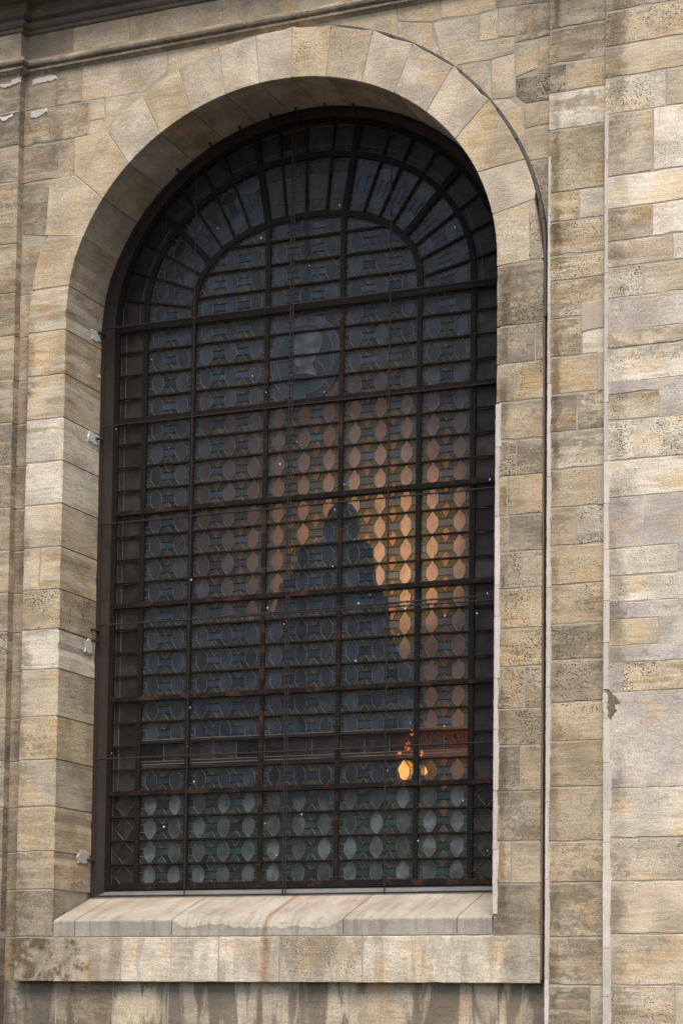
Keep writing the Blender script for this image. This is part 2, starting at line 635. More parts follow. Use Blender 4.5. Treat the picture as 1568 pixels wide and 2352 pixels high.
# pilasters and side wall cores
mb = MB()
mb.box(-6, -3.131, YP + .0038, .05, 0, 10.0)
PILL = mb.build('pilaster', 'mortar', FAC)
mb = MB()
mb.box(1.805, 2.29, YP + .0038, .05, 0, 10.0)
PILR = mb.build('pilaster', 'mortar', FAC)
mb = MB()
mb.box(2.284, 6, YR + .0038, .05, 0, 10.0)
SIDE = mb.build('side_wall', 'mortar', FAC)
BASE = group('plinth_wall')
SPAN = group('spandrel_wall')

# --- courses on the left: surround, gap strip, pilaster
SOOT_SHADE = (SL - .02, .10, .7)  # grime that also puts the left side's shade into the stone colour
ZL = [zz(1, 300, 1057, YS)] + [zz(3, 210, y, YS) for y in (172, 365, 562, 757, 948, 1140)] + [zz(5, 180, y, YS) for y in (215, 405, 582, 760, 972, 1165)] + \
     [zz(7, 150, y, YS) for y in (262, 462, 632, 845)] + [1.905]
spec = ['y.3.1.2', 'c.3.1.9', 'y.3.2.8', 'c.3.2.9', 'w.2.1.9', 'w.3.1.6', 'c.3.1.5', 'c.3.2.7', 't.8.3.4', 'w.2.1.9', 'c.3.2.5', 'y.5.3.4', 'n.4.3.4', 'y.3.2.3', 't.4.4.3', 'd.5.5.2', 'd.5.6.2']


def sp_(s):
    a = s.split('.')
    return dict(tint=a[0], pit=int(a[1]) / 10, stain=int(a[2]) / 10, band=int(a[3]) / 10)


for i in range(len(ZL) - 1):
    z1, z0 = ZL[i], ZL[i + 1]
    k = sp_(spec[i % len(spec)])
    if i == 0:
        continue
    dep = YG - YS if z0 > 2.4 else .2
    x1 = XL
    if i == 7:
        xm = at(5, 182, 120, YS)[0]
        stone('quoin_stone', rectp(SL, xm, z0, z1), YS, .3, SUR, **sp_('c.3.2.4'))
        stone('quoin_stone', rectp(xm, x1, z0, z1), YS, dep, SUR, **sp_('y.2.1.8'))
    elif i == len(ZL) - 2:
        pass
    elif z1 < 2.5:
        stone('quoin_stone', rectp(SL, XL - .001, z0, z1), YS, .3, SUR, **k)
    else:
        stone('quoin_stone', leftpoly(z0, z1), YS, dep, SUR, **k)
# gap strip and left pilaster follow the same courses; dark tints hold some shade
for i in range(len(ZL) - 1):
    z1, z0 = ZL[i], ZL[i + 1]
    stone('wall_stone', rectp(-3.16, max(-2.965, xout(z1) + .05), z0, z1), 0, .1, SPAN, tint='g' if i < 3 else 'd', pit=.4, stain=.35, band=.2, step=.2)
SHADE = .84
zt = [zz(1, 50, y, YP) for y in (375, 500, 655, 815)] + [ZL[0]]
ztop = 10.0
lt = ['g.4.5.3', 'g.5.4.4', 'd.6.6.3', 'g.5.4.4', 't.5.3.5']
prev = ztop
for z, k in zip(zt, lt):
    stone('pilaster_stone', rectp(-4.2, -3.121, z, prev), YP, .2, PILL, **sp_(k))
    prev = z
lt = ['t.5.4.5', 't.4.3.4', 'y.4.3.5', 't.5.4.4', 'g.8.6.3', 't.5.4.4', 't.5.3.3', 'y.4.3.6', 't.5.4.3', 'g.8.5.3', 't.5.4.3', 'g.5.5.3', 'g.5.6.3', 'g.5.5.3', 'g.5.5.3', 'd.4.6.2', 'd.4.6.2']
for i in range(len(ZL) - 1):
    stone('pilaster_stone', rectp(-4.2, -3.121, ZL[i + 1], ZL[i]), YP, .2, PILL, **sp_(lt[i % len(lt)]))
zb = zz(7, 150, 1400, YP)
stone('pilaster_stone', rectp(-4.2, -3.121, zb, 1.905), YP, .2, PILL, **sp_('d.4.7.2'))

SOOT_SHADE = None
SHADE = 1.03
# --- voussoirs: joints from the soffit to the back of the arch
J = [((1, 383, 1062), (1, 200, 1055)), ((1, 460, 888), (1, 345, 790)), ((1, 580, 735), (1, 483, 592)), ((1, 718, 600), (1, 640, 430)),
     ((1, 858, 500), (1, 800, 307)), ((1, 1008, 425), (1, 979, 207)), ((1, 1160, 372), (1, 1145, 157)), ((1, 1300, 352), (1, 1310, 115)),
     ((1, 1458, 345), (1, 1484, 108)), ((2, 127, 365), (2, 180, 130)), ((2, 272, 418), (2, 360, 190)), ((2, 418, 500), (2, 540, 290)),
     ((2, 545, 624), (2, 700, 443)), ((2, 650, 768), (2, 860, 712)), ((2, 707, 962), (2, 903, 890)), ((2, 724, 1195), (2, 945, 1178))]


def tang(p):          # parameter of a point along the soffit ellipse
    return math.atan2((p[1] - 7.72) / 1.80, (p[0] - CX) / 1.9825)


def text_(p):
    return math.atan2((p[1] - 7.69) / 2.26, (p[0] + .62) / 2.37)


vs_ = ['c.2.1.2', 'y.2.1.2', 'p.2.1.1', 'y.3.1.3', 'n.5.2.1', 'p.4.1.1', 'p.3.1.1', 'y.6.1.1', 'c.5.1.1', 'p.3.1.1', 'p.3.1.1', 'p.3.1.1', 'y.2.1.4', 'p.3.1.1', 'n.5.3.2']
extra = {0: [(1, 222, 802), (1, 330, 785)], 1: [(1, 331, 780), (1, 335, 614)]}
for i in range(len(J) - 1):
    pa, pb = at(*J[i][0], YS), at(*J[i + 1][0], YS)
    qa, qb = at(*J[i][1], YS), at(*J[i + 1][1], YS)
    t0, t1 = tang(pa), tang(pb)
    n = max(3, int(abs(t1 - t0) / .035))
    inn_ = [intr(t0 + (t1 - t0) * k / n) for k in range(n + 1)]
    if i in extra:
        mid = [at(*e, YS) for e in extra[i]]
        out_ = [qa] + mid + [qb]
    else:
        u0, u1 = text_(qa), text_(qb)
        out_ = [ell(u0 + (u1 - u0) * k / n, -.62, 2.37, 7.69, 2.26) for k in range(n + 1)]
        out_[0], out_[-1] = (qa if i not in (0, 1, 2) else out_[0]), (qb if i not in (0, 1) else out_[-1])
        if i == 2:
            out_[0] = qa
    if i == len(J) - 2:
        xm = at(2, 880, 1040, YS)[0]
        stone('voussoir', inn_ + [(xm, pb[1] + .02), (xm, at(2, 880, 905, YS)[1])], YS, YG - YS, SUR, step=.09, gap=.0028, jit=.003, **sp_(vs_[i]))
        stone('voussoir', [(xm, pb[1] + .02), (SRr, pb[1] + .02), out_[0], (xm, at(2, 880, 905, YS)[1])], YS, .3, SUR, step=.09, gap=.0028, jit=.003, **sp_('n.7.4.2'))
        continue
    stone('voussoir', inn_ + out_[::-1], YS, YG - YS, SUR, step=.09, gap=.0028, jit=.003, **sp_(vs_[i]))
# stone under the first voussoir on the left
stone('quoin_stone', leftpoly(ZL[1], ZL[0]), YS, YG - YS, SUR, **sp_('y.2.1.2'))

# --- right side of the surround
SOOT_SHADE = (XR + .072, .045, .8)
SHADE = .86
ZR = [zz(2, 830, 1187, YS)] + [zz(4, 830, y, YS) for y in (62, 335, 505, 677, 850, 1010, 1187)] + [zz(6, 850, y, YS) for y in (230, 395, 575, 745, 935, 1100)] + \
     [zz(8, 830, y, YS) for y in (190, 415, 605, 845)] + [1.905]
rs_ = ['c.3.2.3', 'g.7.7.4', 'g.6.6.3', 't.5.3.3', 't.5.3.3', 't.8.3.3', 'y.8.2.3', 't.7.3.3', 't.8.3.2', 'y.7.3.3', 'y.8.4.2', 't.8.3.2', 't.8.2.2', 'g.6.8.2', 'g.5.6.2', 'y.5.4.3', 'g.5.5.2', 'g.4.5.2']
RSPLIT = {2: (4, 907), 3: (4, 815), 5: (4, 824), 6: (4, 785), 7: (6, 785), 8: (6, 845), 11: (6, 860), 13: (6, 845), 15: (8, 798)}
for i in range(len(ZR) - 1):
    z1, z0 = ZR[i], ZR[i + 1]
    if i == len(ZR) - 2:
        continue
    k = sp_(rs_[i % len(rs_)])
    if i in RSPLIT:
        n_, x_ = RSPLIT[i]
        xm = at(n_, x_, 300, YS)[0]
        stone('quoin_stone', rectp(XR, xm, z0, z1), YS, .62, SUR, **k)
        stone('quoin_stone', rectp(xm, SRr, z0, z1), YS, .3, SUR, **sp_(rs_[(i * 7 + 3) % len(rs_)]))
    elif z1 < 2.5:
        stone('quoin_stone', rectp(XR + .001, SRr, z0, z1), YS, .3, SUR, **k)
    else:
        stone('quoin_stone', rectp(XR, SRr, z0, z1), YS, .62, SUR, **k)

# --- apron course under the sill
SOOT_SHADE = None
SHADE = 1.0
ZA = ZL[-2]
xa = [SL] + [at(7, x, 950, YS)[0] for x in (540, 977, 1250)] + [at(8, 131, 950, YS)[0], SRr]
for x0, x1, k in zip(xa[:-1], xa[1:], ['n.2.3.2', 'w.3.1.4', 'w.3.1.2', 'n.6.2.2', 'w.2.1.3']):
    o = stone('apron_stone', rectp(x0, x1, 1.905, ZA), YS, .2, SUR, streak=.35, jit=.004, **sp_(k))
    o['rust_x'], o['rust_w'] = at(7, 1190, 950, YS)[0], .8
    o['soot_shade_x'], o['soot_shade_w'], o['soot_shade_d'] = (SL, .60, 2.2) if x0 < -2.9 else (SRr, .38, .6)

# --- sill: sloped slabs, the middle one with a broken front edge
ZF, ZB = 2.432, 2.655
sx = [XL] + [at(7, x, 800, YS)[0] for x in (335, 768, 1537)] + [at(8, x, 800, YS)[0] for x in (45, 555)] + [XR]
del sx[4]


def sill_stone(x0, x1, tint, broken, rust_x):
    nx_ = max(4, int((x1 - x0) / (.016 if broken else .03)))
    prof = [(YS, 0), (YS, .35), (YS, .7), (YS, 1.0), (YS + .05, 2.0), (YS + .12, 2.3), (YS + .3, 2.6), (YG + .02, 3.0)]
    V, F = [], []
    r = random.Random(int((x0 + 9) * 1000))
    ph = [r.random() * 9 for _ in range(6)]
    walk = 0.0
    for i in range(nx_ + 1):
        x = x0 + .004 + (x1 - x0 - .008) * i / nx_
        nz = sum(math.sin(x * f + p) / f ** .7 for f, p in zip((7, 13, 29, 53, 97, 131), ph)) * .5
        rough = .012 * (r.random() - .5)
        br = .006 + .004 * r.random()
        if broken:
            e = min(i, nx_ - i) / nx_
            walk = walk * .9 + (r.random() - .5) * .013
            br = max(.006, min(1, e * 12) * (.040 + .02 * nz + walk))
        tilt = (ZB - ZF) / (YG - YS)

        def top(y):
            return ZF + (y - YS) * tilt
        pts = [(YS, ZA + .004), (YS + .002 * r.random(), ZA + .05), (YS, ZF - br * 1.5 - .006), (YS + br * .35 + (.006 * r.random() if broken else 0), ZF - br * .9 + (.008 * (r.random() - .5) if broken else 0)),
               (YS + br * .9 + (.006 * r.random() if broken else 0), ZF - br * .35 + (.006 * (r.random() - .5) if broken else 0)), (YS + br * 2.0 + .012, top(YS + br * 2.0 + .012) - (.004 if broken else 0)),
               (YS + br * 2.2 + .03, top(YS + br * 2.2 + .03)), (.25, top(.25)), (YG + .03, top(YG + .03))]
        V += [(x, y, z) for y, z in pts] + [(x, YG + .03, ZA + .004)]
    m = 10
    for i in range(nx_):
        for k in range(m):
            F.append((i * m + k, i * m + (k + 1) % m, (i + 1) * m + (k + 1) % m, (i + 1) * m + k))
    F.append(list(range(m)))
    F.append(list(range(nx_ * m, nx_ * m + m)))
    o = mesh_obj('sill_stone', V, F, 'sill', SUR)
    t = (.385, .355, .30)
    o.color = (*t, 1)
    o['rust_x'] = rust_x
    return o


rxs = at(7, 1185, 800, YS)[0]
for i, (x0, x1) in enumerate(zip(sx[:-1], sx[1:])):
    sill_stone(x0, x1, ['n', 'n', 'n', 'n', 't'][i], i == 2, rxs if i == 2 else -99)
mb = MB()
mb.box(XL, XR, YS + .02, YG, ZA - .04, 2.40)
mb.build('sill_bed', 'mortar', SUR)

# --- wall under the apron
xw = [-3.13] + [at(7, x, 1130, 0)[0] for x in (250, 505, 752, 1105)] + [at(8, x, 1130, 0)[0] for x in (72, 850)] + [1.81]
for x0, x1, k in zip(xw[:-1], xw[1:], ['d.4.6.2', 'd.4.6.2', 'c.3.2.3', 'n.4.2.3', 'n.4.3.3', 'c.3.2.3', 'g.4.4.2']):
    stone('plinth_stone', rectp(x0, x1, 1.30, 1.93), 0, .1, BASE, streak=.95, **sp_(k))
    stone('plinth_stone', rectp(x0 + .2, x1 + .2, .8, 1.30), 0, .1, BASE, streak=.7, **sp_(k))

# --- spandrels
SP = [
    ([(1, 100, 318), (1, 366, 285), (1, 366, 455), (1, 210, 482), (1, 100, 500)], 'g.4.4.3'),
    ([(1, 368, 285), (1, 751, 212), (1, 749, 322), (1, 640, 412), (1, 366, 454)], 'p.3.1.1'),
    ([(1, 752, 212), (1, 977, 165), (1, 985, 215), (1, 800, 330), (1, 749, 345)], 'c.3.1.2'),
    ([(1, 979, 165), (1, 1310, 95), (1, 1310, 150), (1, 1140, 200), (1, 985, 240)], 'n.3.3.2'),
    ([(1, 100, 503), (1, 366, 457), (1, 398, 452), (1, 395, 602), (1, 335, 617), (1, 100, 660)], 't.5.5.3'),
    ([(1, 399, 450), (1, 469, 435), (1, 470, 528), (1, 400, 541)], 'c.2.1.2'),
    ([(1, 471, 434), (1, 650, 412), (1, 655, 470), (1, 472, 560)], 'c.2.1.2'),
    ([(1, 400, 542), (1, 472, 530), (1, 600, 510), (1, 520, 640), (1, 396, 602)], 'y.2.1.2'),
    ([(1, 100, 662), (1, 335, 618), (1, 360, 615), (1, 360, 800), (1, 222, 802), (1, 100, 825)], 'g.4.5.3'),
    ([(1, 100, 827), (1, 222, 804), (1, 260, 804), (1, 260, 1057), (1, 100, 1057)], 'g.4.5.3'),
    ([(2, -20, 62), (2, 288, 12), (2, 285, 170), (2, -20, 150)], 't.3.3.2'),
    ([(2, 290, 12), (2, 478, -20), (2, 480, 84), (2, 445, 99), (2, 289, 97)], 'y.3.2.2'),
    ([(2, 479, -20), (2, 727, -62), (2, 727, 40), (2, 640, 64), (2, 481, 84)], 'y.3.2.2'),
    ([(2, 289, 98), (2, 445, 100), (2, 446, 166), (2, 475, 222), (2, 460, 270), (2, 288, 190)], 'n.4.3.2'),
    ([(2, 447, 100), (2, 649, 66), (2, 655, 186), (2, 740, 173), (2, 812, 161), (2, 812, 236), (2, 720, 263), (2, 560, 291), (2, 530, 330), (2, 476, 228)], 'n.5.2.2'),
    ([(2, 652, 65), (2, 738, 42), (2, 740, 172), (2, 656, 185)], 'c.5.2.2'),
    ([(2, 739, 41), (2, 815, 24), (2, 815, 160), (2, 741, 172)], 'c.4.2.2'),
    ([(2, 727, -62), (2, 985, -110), (2, 985, 6), (2, 816, 24), (2, 728, 40)], 'g.5.4.3'),
    ([(2, 817, 25), (2, 985, 6), (2, 985, 153), (2, 919, 170), (2, 817, 190)], 'g.5.5.3'),
    ([(2, 817, 192), (2, 918, 172), (2, 918, 306), (2, 817, 347)], 'n.4.3.2'),
    ([(2, 920, 172), (2, 985, 155), (2, 985, 330), (2, 919, 330)], 'y.4.4.2'),
    ([(2, 560, 293), (2, 706, 266), (2, 708, 470), (2, 600, 360)], 'n.4.2.2'),
    ([(2, 708, 266), (2, 815, 238), (2, 817, 348), (2, 817, 430), (2, 786, 440), (2, 709, 446)], 'n.4.2.2'),
    ([(2, 818, 350), (2, 919, 331), (2, 985, 332), (2, 985, 445), (2, 860, 462), (2, 818, 430)], 'd.9.6.3'),
    ([(2, 700, 450), (2, 788, 441), (2, 843, 480), (2, 858, 600), (2, 845, 720), (2, 700, 560)], 'c.4.2.2'),
    ([(2, 844, 470), (2, 920, 455), (2, 920, 560), (2, 860, 576)], 't.3.3.2'),
    ([(2, 922, 455), (2, 985, 447), (2, 985, 552), (2, 922, 559)], 't.2.2.2'),
    ([(2, 860, 578), (2, 985, 553), (2, 985, 704), (2, 880, 720), (2, 850, 690)], 't.4.3.2'),
    ([(2, 880, 722), (2, 985, 706), (2, 985, 1220), (2, 890, 1220), (2, 870, 800)], 'g.6.6.2'),
]
for pts, k in SP:
    SOOT_SHADE = (-3.15, .42, .75) if pts[0][0] == 1 and pts[0][1] < 400 else None  # left stones also take the shade beside the pilaster as colour
    stone('wall_stone', [at(*p, 0) for p in pts], 0, .1, SPAN, gap=.0038, jit=.004, **sp_(k))
SOOT_SHADE = None
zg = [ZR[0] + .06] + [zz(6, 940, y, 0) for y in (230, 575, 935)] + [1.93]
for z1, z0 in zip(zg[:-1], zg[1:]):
    stone('wall_stone', rectp(1.70, 1.83, z0, z1), 0, .1, SPAN, tint=(.19, .155, .115), pit=.3, stain=.6, band=.1, step=.3)  # dark tint puts the groove's shade into the stones

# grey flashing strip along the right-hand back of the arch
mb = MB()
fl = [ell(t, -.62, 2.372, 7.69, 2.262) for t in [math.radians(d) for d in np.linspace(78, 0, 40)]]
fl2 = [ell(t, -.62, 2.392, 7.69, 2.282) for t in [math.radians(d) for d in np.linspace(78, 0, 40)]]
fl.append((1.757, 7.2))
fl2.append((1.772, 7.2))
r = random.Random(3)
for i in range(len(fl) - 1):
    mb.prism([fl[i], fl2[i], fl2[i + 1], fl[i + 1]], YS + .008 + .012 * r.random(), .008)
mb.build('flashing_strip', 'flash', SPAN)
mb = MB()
mb.box(1.752, 1.766, YS + .004, .004, 1.94, 7.19)  # thin brown strip added to stand in for shade on the surround's side
mb.build('groove_shade_strip', 'groove', SPAN)

# --- right pilaster
XP0, XP1 = 1.793, 2.272
SOOT_SHADE = (XP0 + .068, .055, .9)
SHADE = .88
ZP = [zz(2, 1100, y, YP) for y in (-60, 110, 270, 398, 567, 848, 982, 1135)] + [zz(4, 1100, y, YP) for y in (128, 297, 470, 638, 808, 975, 1148)] + \
     [zz(6, 1100, y, YP) for y in (200, 375, 555, 715, 905, 1080)] + [zz(8, 1100, y, YP) for y in (170, 415, 600, 845, 1062, 1250)]
ps = ['g.5.5.4', 't.5.4.5', 'y.5.3.3', 'w.5.4.9', 't.5.3.3', 'c.6.3.4', 'y.6.3.7', 'y.6.3.9', 'y.7.5.8', 'y.6.5.4', 'y.4.3.3', 't.7.7.5', 'n.5.5.8', 't.5.3.3', 'y.5.4.6',
      'y.4.3.4', 'y.6.4.3', 't.8.6.2', 't.6.4.2', 'y.6.3.4', 'y.5.3.3', 't.4.3.2', 'y.5.4.3', 't.5.5.3', 't.4.5.6', 'g.4.4.8']
PSPLIT = {2: (2, 1047, 'g.9.6.3', None), 5: (2, 1105, 'y.6.4.4', 'w.5.2.4'), 9: (4, 1115, None, 'w.4.2.8'), 11: (4, 1095, None, 'c.6.5.6'), 14: (6, 1087, 't.4.3.3', 'w.8.3.6'), 25: (8, 1160, 'g.4.5.6', 'n.3.3.5')}
for i in range(len(ZP) - 1):
    z1, z0 = ZP[i], ZP[i + 1]
    k = ps[i % len(ps)]
    if i in PSPLIT:
        n_, x_, ka, kb = PSPLIT[i]
        xm = at(n_, x_, 300, YP)[0]
        stone('pilaster_stone', rectp(XP0, xm, z0, z1), YP, .14, PILR, **sp_(ka or k))
        stone('pilaster_stone', rectp(xm, XP1 + .02, z0, z1), YP, .14, PILR, **sp_(kb or k))
    else:
        stone('pilaster_stone', rectp(XP0, XP1 + .02, z0, z1), YP, .14, PILR, **sp_(k))
stone('pilaster_stone', rectp(XP0, XP1 + .02, ZP[0], 10.0), YP, .14, PILR, **sp_('g.5.5.4'))
# render patches on the right pilaster
for pts in ([(4, 1113, 240), (4, 1213, 218), (4, 1213, 345), (4, 1113, 365)], [(4, 1184, 458), (4, 1214, 452), (4, 1214, 625), (4, 1184, 632)],
            [(4, 1181, 972), (4, 1214, 966), (4, 1214, 1138), (4, 1186, 1142)]):
    stone('render_patch', [at(*p, YP - .004) for p in pts], YP - .005, .02, PILR, mat='patch', gap=0, bev=.003, jit=.006)

# --- wall to the right of the pilaster
XW = 2.274
XE = 3.6


SOOT_SHADE = (XW + .09, .11, .75)
SHADE = 1.0


def zw(n, y):
    return zz(n, 1400, y, YR)


def xw_(n, x):
    return at(n, x, 500, YR)[0]


RW = [
    (2, -160, 2, 22, [('g.6.5.4', None)]),
    (2, 22, 2, 180, [('t.6.4.5', None)]),
    (2, 180, 2, 322, [('c.3.2.7', None)]),
    (2, 322, 2, 487, [('w.6.3.7', 1492), ('c.3.1.3', None)]),
    (2, 487, 2, 768, [('n.4.3.3', 1434), ('w.5.2.4', None)]),
    (2, 768, 2, 915, [('w.2.1.5', None)]),
    (2, 915, 2, 1062, [('t.5.4.6', 1430), ('w.2.1.4', None)]),
    (2, 1062, 4, 60, [('c.4.2.7', 1520), ('w.5.2.5', None)]),
    (4, 60, 4, 200, [('w.8.4.5', 1388), ('c.3.1.5', None)]),
    (4, 200, 4, 345, [('R', None)]),
    (4, 345, 4, 425, [('c.6.5.5', None)]),
    (4, 425, 4, 582, [('w.5.4.8', None)]),
    (4, 582, 4, 628, [('R', None)]),
    (4, 628, 4, 752, [('n.6.4.6', 1460), ('R', None)]),
    (4, 752, 4, 932, [('w.7.4.7', None)]),
    (4, 932, 4, 1100, [('w.4.2.8', None)]),
    (4, 1100, 6, 203, [('R', 1390), ('R', None)]),
    (6, 203, 6, 333, [('w.4.1.4', 1545), ('R', None)]),
    (6, 333, 6, 452, [('w.5.2.5', 1545), ('R', None)]),
    (6, 452, 6, 525, [('R', None)]),
    (6, 525, 6, 648, [('c.3.1.4', 1462), ('R', None)]),
    (6, 648, 6, 722, [('R', None)]),
    (6, 722, 6, 858, [('R', 1298), ('y.8.3.8', None)]),
    (6, 858, 8, 170, [('R', None)]),
    (8, 170, 8, 400, [('w.2.2.5', None)]),
    (8, 400, 8, 593, [('n.4.3.4', None)]),
    (8, 593, 8, 832, [('c.2.2.6', None)]),
    (8, 832, 8, 1062, [('c.3.3.4', None)]),
    (8, 1062, 8, 1320, [('n.6.4.9', 1530), ('c.3.2.3', None)]),
]
for n1, y1, n0, y0, cells in RW:
    z1, z0 = zw(n1, y1), zw(n0, y0)
    x0 = XW
    for k, xs in cells:
        x1 = XE if xs is None else xw_(n1, xs)
        if k == 'R':
            stone('render_patch', rectp(x0, x1, z0, z1), YR, .15, SIDE, tint=(.545, .495, .435), pit=.10, stain=.22, band=.12, gap=-.004, bev=.003, jit=.010)
        else:
            kw = sp_(k)
            kw['tint'] = tuple(min(.74, c * 1.10 + .015) for c in TINT[kw['tint']])
            stone('wall_stone', rectp(x0, x1, z0, z1), YR, .15, SIDE, **kw)
        x0 = x1
stone('wall_stone', rectp(XW, XE, zw(2, -160), 10.0), YR, .15, SIDE, **sp_('g.5.5.4'))


SOOT_SHADE = None


# --- pale mortar repairs along the arrises
def arris(x, yf, z0, z1, w, parent, sd, wj=.35, n=9):
    r = random.Random(sd)
    zs = [z0 + (z1 - z0) * (k + (r.random() - .5) * .5 * (0 < k < n)) / n for k in range(n + 1)]
    for a, b in zip(zs[:-1], zs[1:]):
        ww = w * (.8 + (r.random() - .5) * wj * .5)
        m = max(6, int((b - a) / .035))
        pl, pr = [], []
        wob = 0
        for k in range(m + 1):
            z = a + .002 + (b - a - .004) * k / m
            wob = wob * .7 + (r.random() - .5) * w * wj * .5
            pl.append((x + (r.random() - .3) * .003, z))
            pr.append((x + max(.3 * w, ww + wob), z))
        V, F = [], []
        N = m + 1
        for (xa_, z), (xb_, _) in zip(pl, pr):
            V += [(xa_ - .004, yf + .06, z), (xa_ - .004, yf + .004, z), (xa_ + .004, yf - .006, z), (xb_ - .006, yf - .0065, z), (xb_, yf + .012, z), (xb_ - .01, yf + .06, z)]
        for k in range(m):
            for q in range(6):
                F.append((k * 6 + q, k * 6 + (q + 1) % 6, (k + 1) * 6 + (q + 1) % 6, (k + 1) * 6 + q))
        F += [list(range(6)), list(range(m * 6, m * 6 + 6))]
        mesh_obj('arris_repair', V, F, 'repair', parent)


arris(XP0, YP, 1.0, zz(4, 960, 600, YP), .052, PILR, 1, n=7)
arris(XP0, YP, zz(4, 960, 600, YP), zz(2, 970, 700, YP), .032, PILR, 11, .3, n=3)
arris(XW, YR, 1.0, zz(8, 1230, 420, YR), .085, SIDE, 2, .15, n=3)
arris(XW, YR, zz(8, 1230, 420, YR), zz(6, 1230, 985, YR), .085, SIDE, 4, .25, n=3)
arris(XW, YR, zz(6, 1230, 850, YR), zz(4, 1230, 945, YR), .062, SIDE, 3, .18, n=5)
arris(XW, YR, zz(4, 1230, 945, YR), zz(2, 1230, 500, YR), .046, SIDE, 6, .25, n=7)
arris(XR, YS, 2.45, zz(4, 730, 690, YS), .058, SUR, 5, .3, n=9)
# --- mortar patches
def patch(pts, y, parent, mat, sd, th=.008):
    r = random.Random(sd)
    P = []
    n = len(pts)
    for i in range(n):
        a, b = Vector(pts[i]), Vector(pts[(i + 1) % n])
        k = max(2, int((b - a).length / .025))
        for j in range(k):
            q = a.lerp(b, j / k)
            P.append((q.x + (r.random() - .5) * .016, q.y + (r.random() - .5) * .016))
    m = len(P)
    cx_ = sum(p[0] for p in P) / m
    cz_ = sum(p[1] for p in P) / m
    V = [(x, y + .004, z) for x, z in P] + [(cx_ + (x - cx_) * .86, y - th, cz_ + (z - cz_) * .86) for x, z in P]
    F = [(i, (i + 1) % m, (i + 1) % m + m, i + m) for i in range(m)] + [list(range(m, 2 * m))]
    return mesh_obj('mortar_patch', V, F, mat, parent)


for i, (pts, y, par) in enumerate([
    ([(1, 0, 378), (1, 50, 372), (1, 55, 355), (1, 95, 345), (1, 92, 365), (1, 45, 390), (1, 0, 395)], YP, PILL),
    ([(1, 0, 525), (1, 40, 520), (1, 62, 500), (1, 75, 500), (1, 55, 520), (1, 18, 545), (1, 0, 530)], YP, PILL),
    ([(1, 138, 360), (1, 170, 345), (1, 255, 330), (1, 262, 352), (1, 180, 375), (1, 140, 385)], 0, SPAN),
    ([(1, 135, 500), (1, 210, 480), (1, 215, 500), (1, 160, 530), (1, 135, 535)], 0, SPAN),
]):
    patch([at(*p, y) for p in pts], y, par, 'repair' if i > 1 else 'repair', i)


o = patch([at(*p, YR) for p in ((6, 1230, 842), (6, 1258, 862), (6, 1292, 905), (6, 1266, 918), (6, 1272, 945), (6, 1248, 992), (6, 1230, 985))], YR, SIDE, 'stone', 31, .003)
o.name = 'broken_stone_core'
o.color = (.26, .22, .165, 1)
o['pit'], o['stain'], o['band'], o['streak'] = .9, .7, .2, 0.0


def jamb_patch(n, x, y, w, h, mat, sd):
    """A dab of plaster on the left jamb, which faces +X."""
    X = XL
    for Y in np.arange(-.05, .6, .01):
        if at(n, x, y, Y)[0] <= X:
            break
    Z = zz(n, x, y, Y)
    r = random.Random(sd)
    m = 16
    V = []
    for k in range(m):
        t = 2 * math.pi * k / m
        q = .7 + .5 * r.random()
        a, b = w * q * math.copysign(abs(math.cos(t)) ** .6, math.cos(t)), h * q * math.copysign(abs(math.sin(t)) ** .6, math.sin(t))
        V.append((X - .01, min(Y + a, YG - .002), Z + b))
        V.append((X + .003, min(Y + a * .9, YG - .004), Z + b * .9))
    F = [(2 * k, 2 * ((k + 1) % m), 2 * ((k + 1) % m) + 1, 2 * k + 1) for k in range(m)] + [[2 * k + 1 for k in range(m)]]
    mesh_obj('mortar_patch', V, F, mat, SUR)


jamb_patch(3, 430, 385, .09, .055, 'white', 1)
jamb_patch(3, 417, 845, .10, .055, 'white', 2)
jamb_patch(5, 398, 655, .08, .07, 'render', 3)
jamb_patch(7, 372, 490, .10, .06, 'render', 5)
jamb_patch(3, 445, 567, .025, .02, 'white', 7)

# --- sooty splayed reveal between the guard and the glass
XC = -.665
N = 48


def open_path(cx, a, z0, b, zb, n=2.0):
    return [(cx - a, zb), (cx - a, zb + (z0 - zb) * .5)] + [ell(math.pi * (1 - k / N), cx, a, z0, b, n) for k in range(N + 1)] + [(cx + a, zb + (z0 - zb) * .5), (cx + a, zb)]


pa = open_path(CX, 1.9825, 7.72, 1.80, 2.66)
pb = open_path(XC, 1.85, 7.80, 1.66, 2.72)
pc = open_path(XC, 1.85, 7.80, 1.66, 2.72)
V = [(x, YG, z) for x, z in pa] + [(x, YW - .02, z) for x, z in pb] + [(x, YW + .10, z) for x, z in pc] + [(x, YG, z) for x, z in open_path(CX, 2.05, 7.72, 1.87, 2.5)] + \
    [(x, YW + .1, z) for x, z in open_path(CX, 2.05, 7.72, 1.87, 2.5)]
m = len(pa)
F = []
for i in range(m - 1):
    F += [(i, i + 1, m + i + 1, m + i), (m + i, m + i + 1, 2 * m + i + 1, 2 * m + i), (2 * m + i, 2 * m + i + 1, 4 * m + i + 1, 4 * m + i)]
mesh_obj('window_reveal', V, F, 'grime', SUR)
# inner sill
mb = MB()
mb.add([(XL, YG, 2.652), (XR, YG, 2.652), (XR, YW, 2.735), (XL, YW, 2.735), (XL, YG, 2.4), (XR, YG, 2.4), (XR, YW + .1, 2.735), (XL, YW + .1, 2.735), (XR, YW + .1, 2.2), (XL, YW + .1, 2.2)],
       [(0, 1, 2, 3), (3, 2, 6, 7), (7, 6, 8, 9), (0, 4, 5, 1)])
mb.build('inner_sill', 'innersill', SUR)

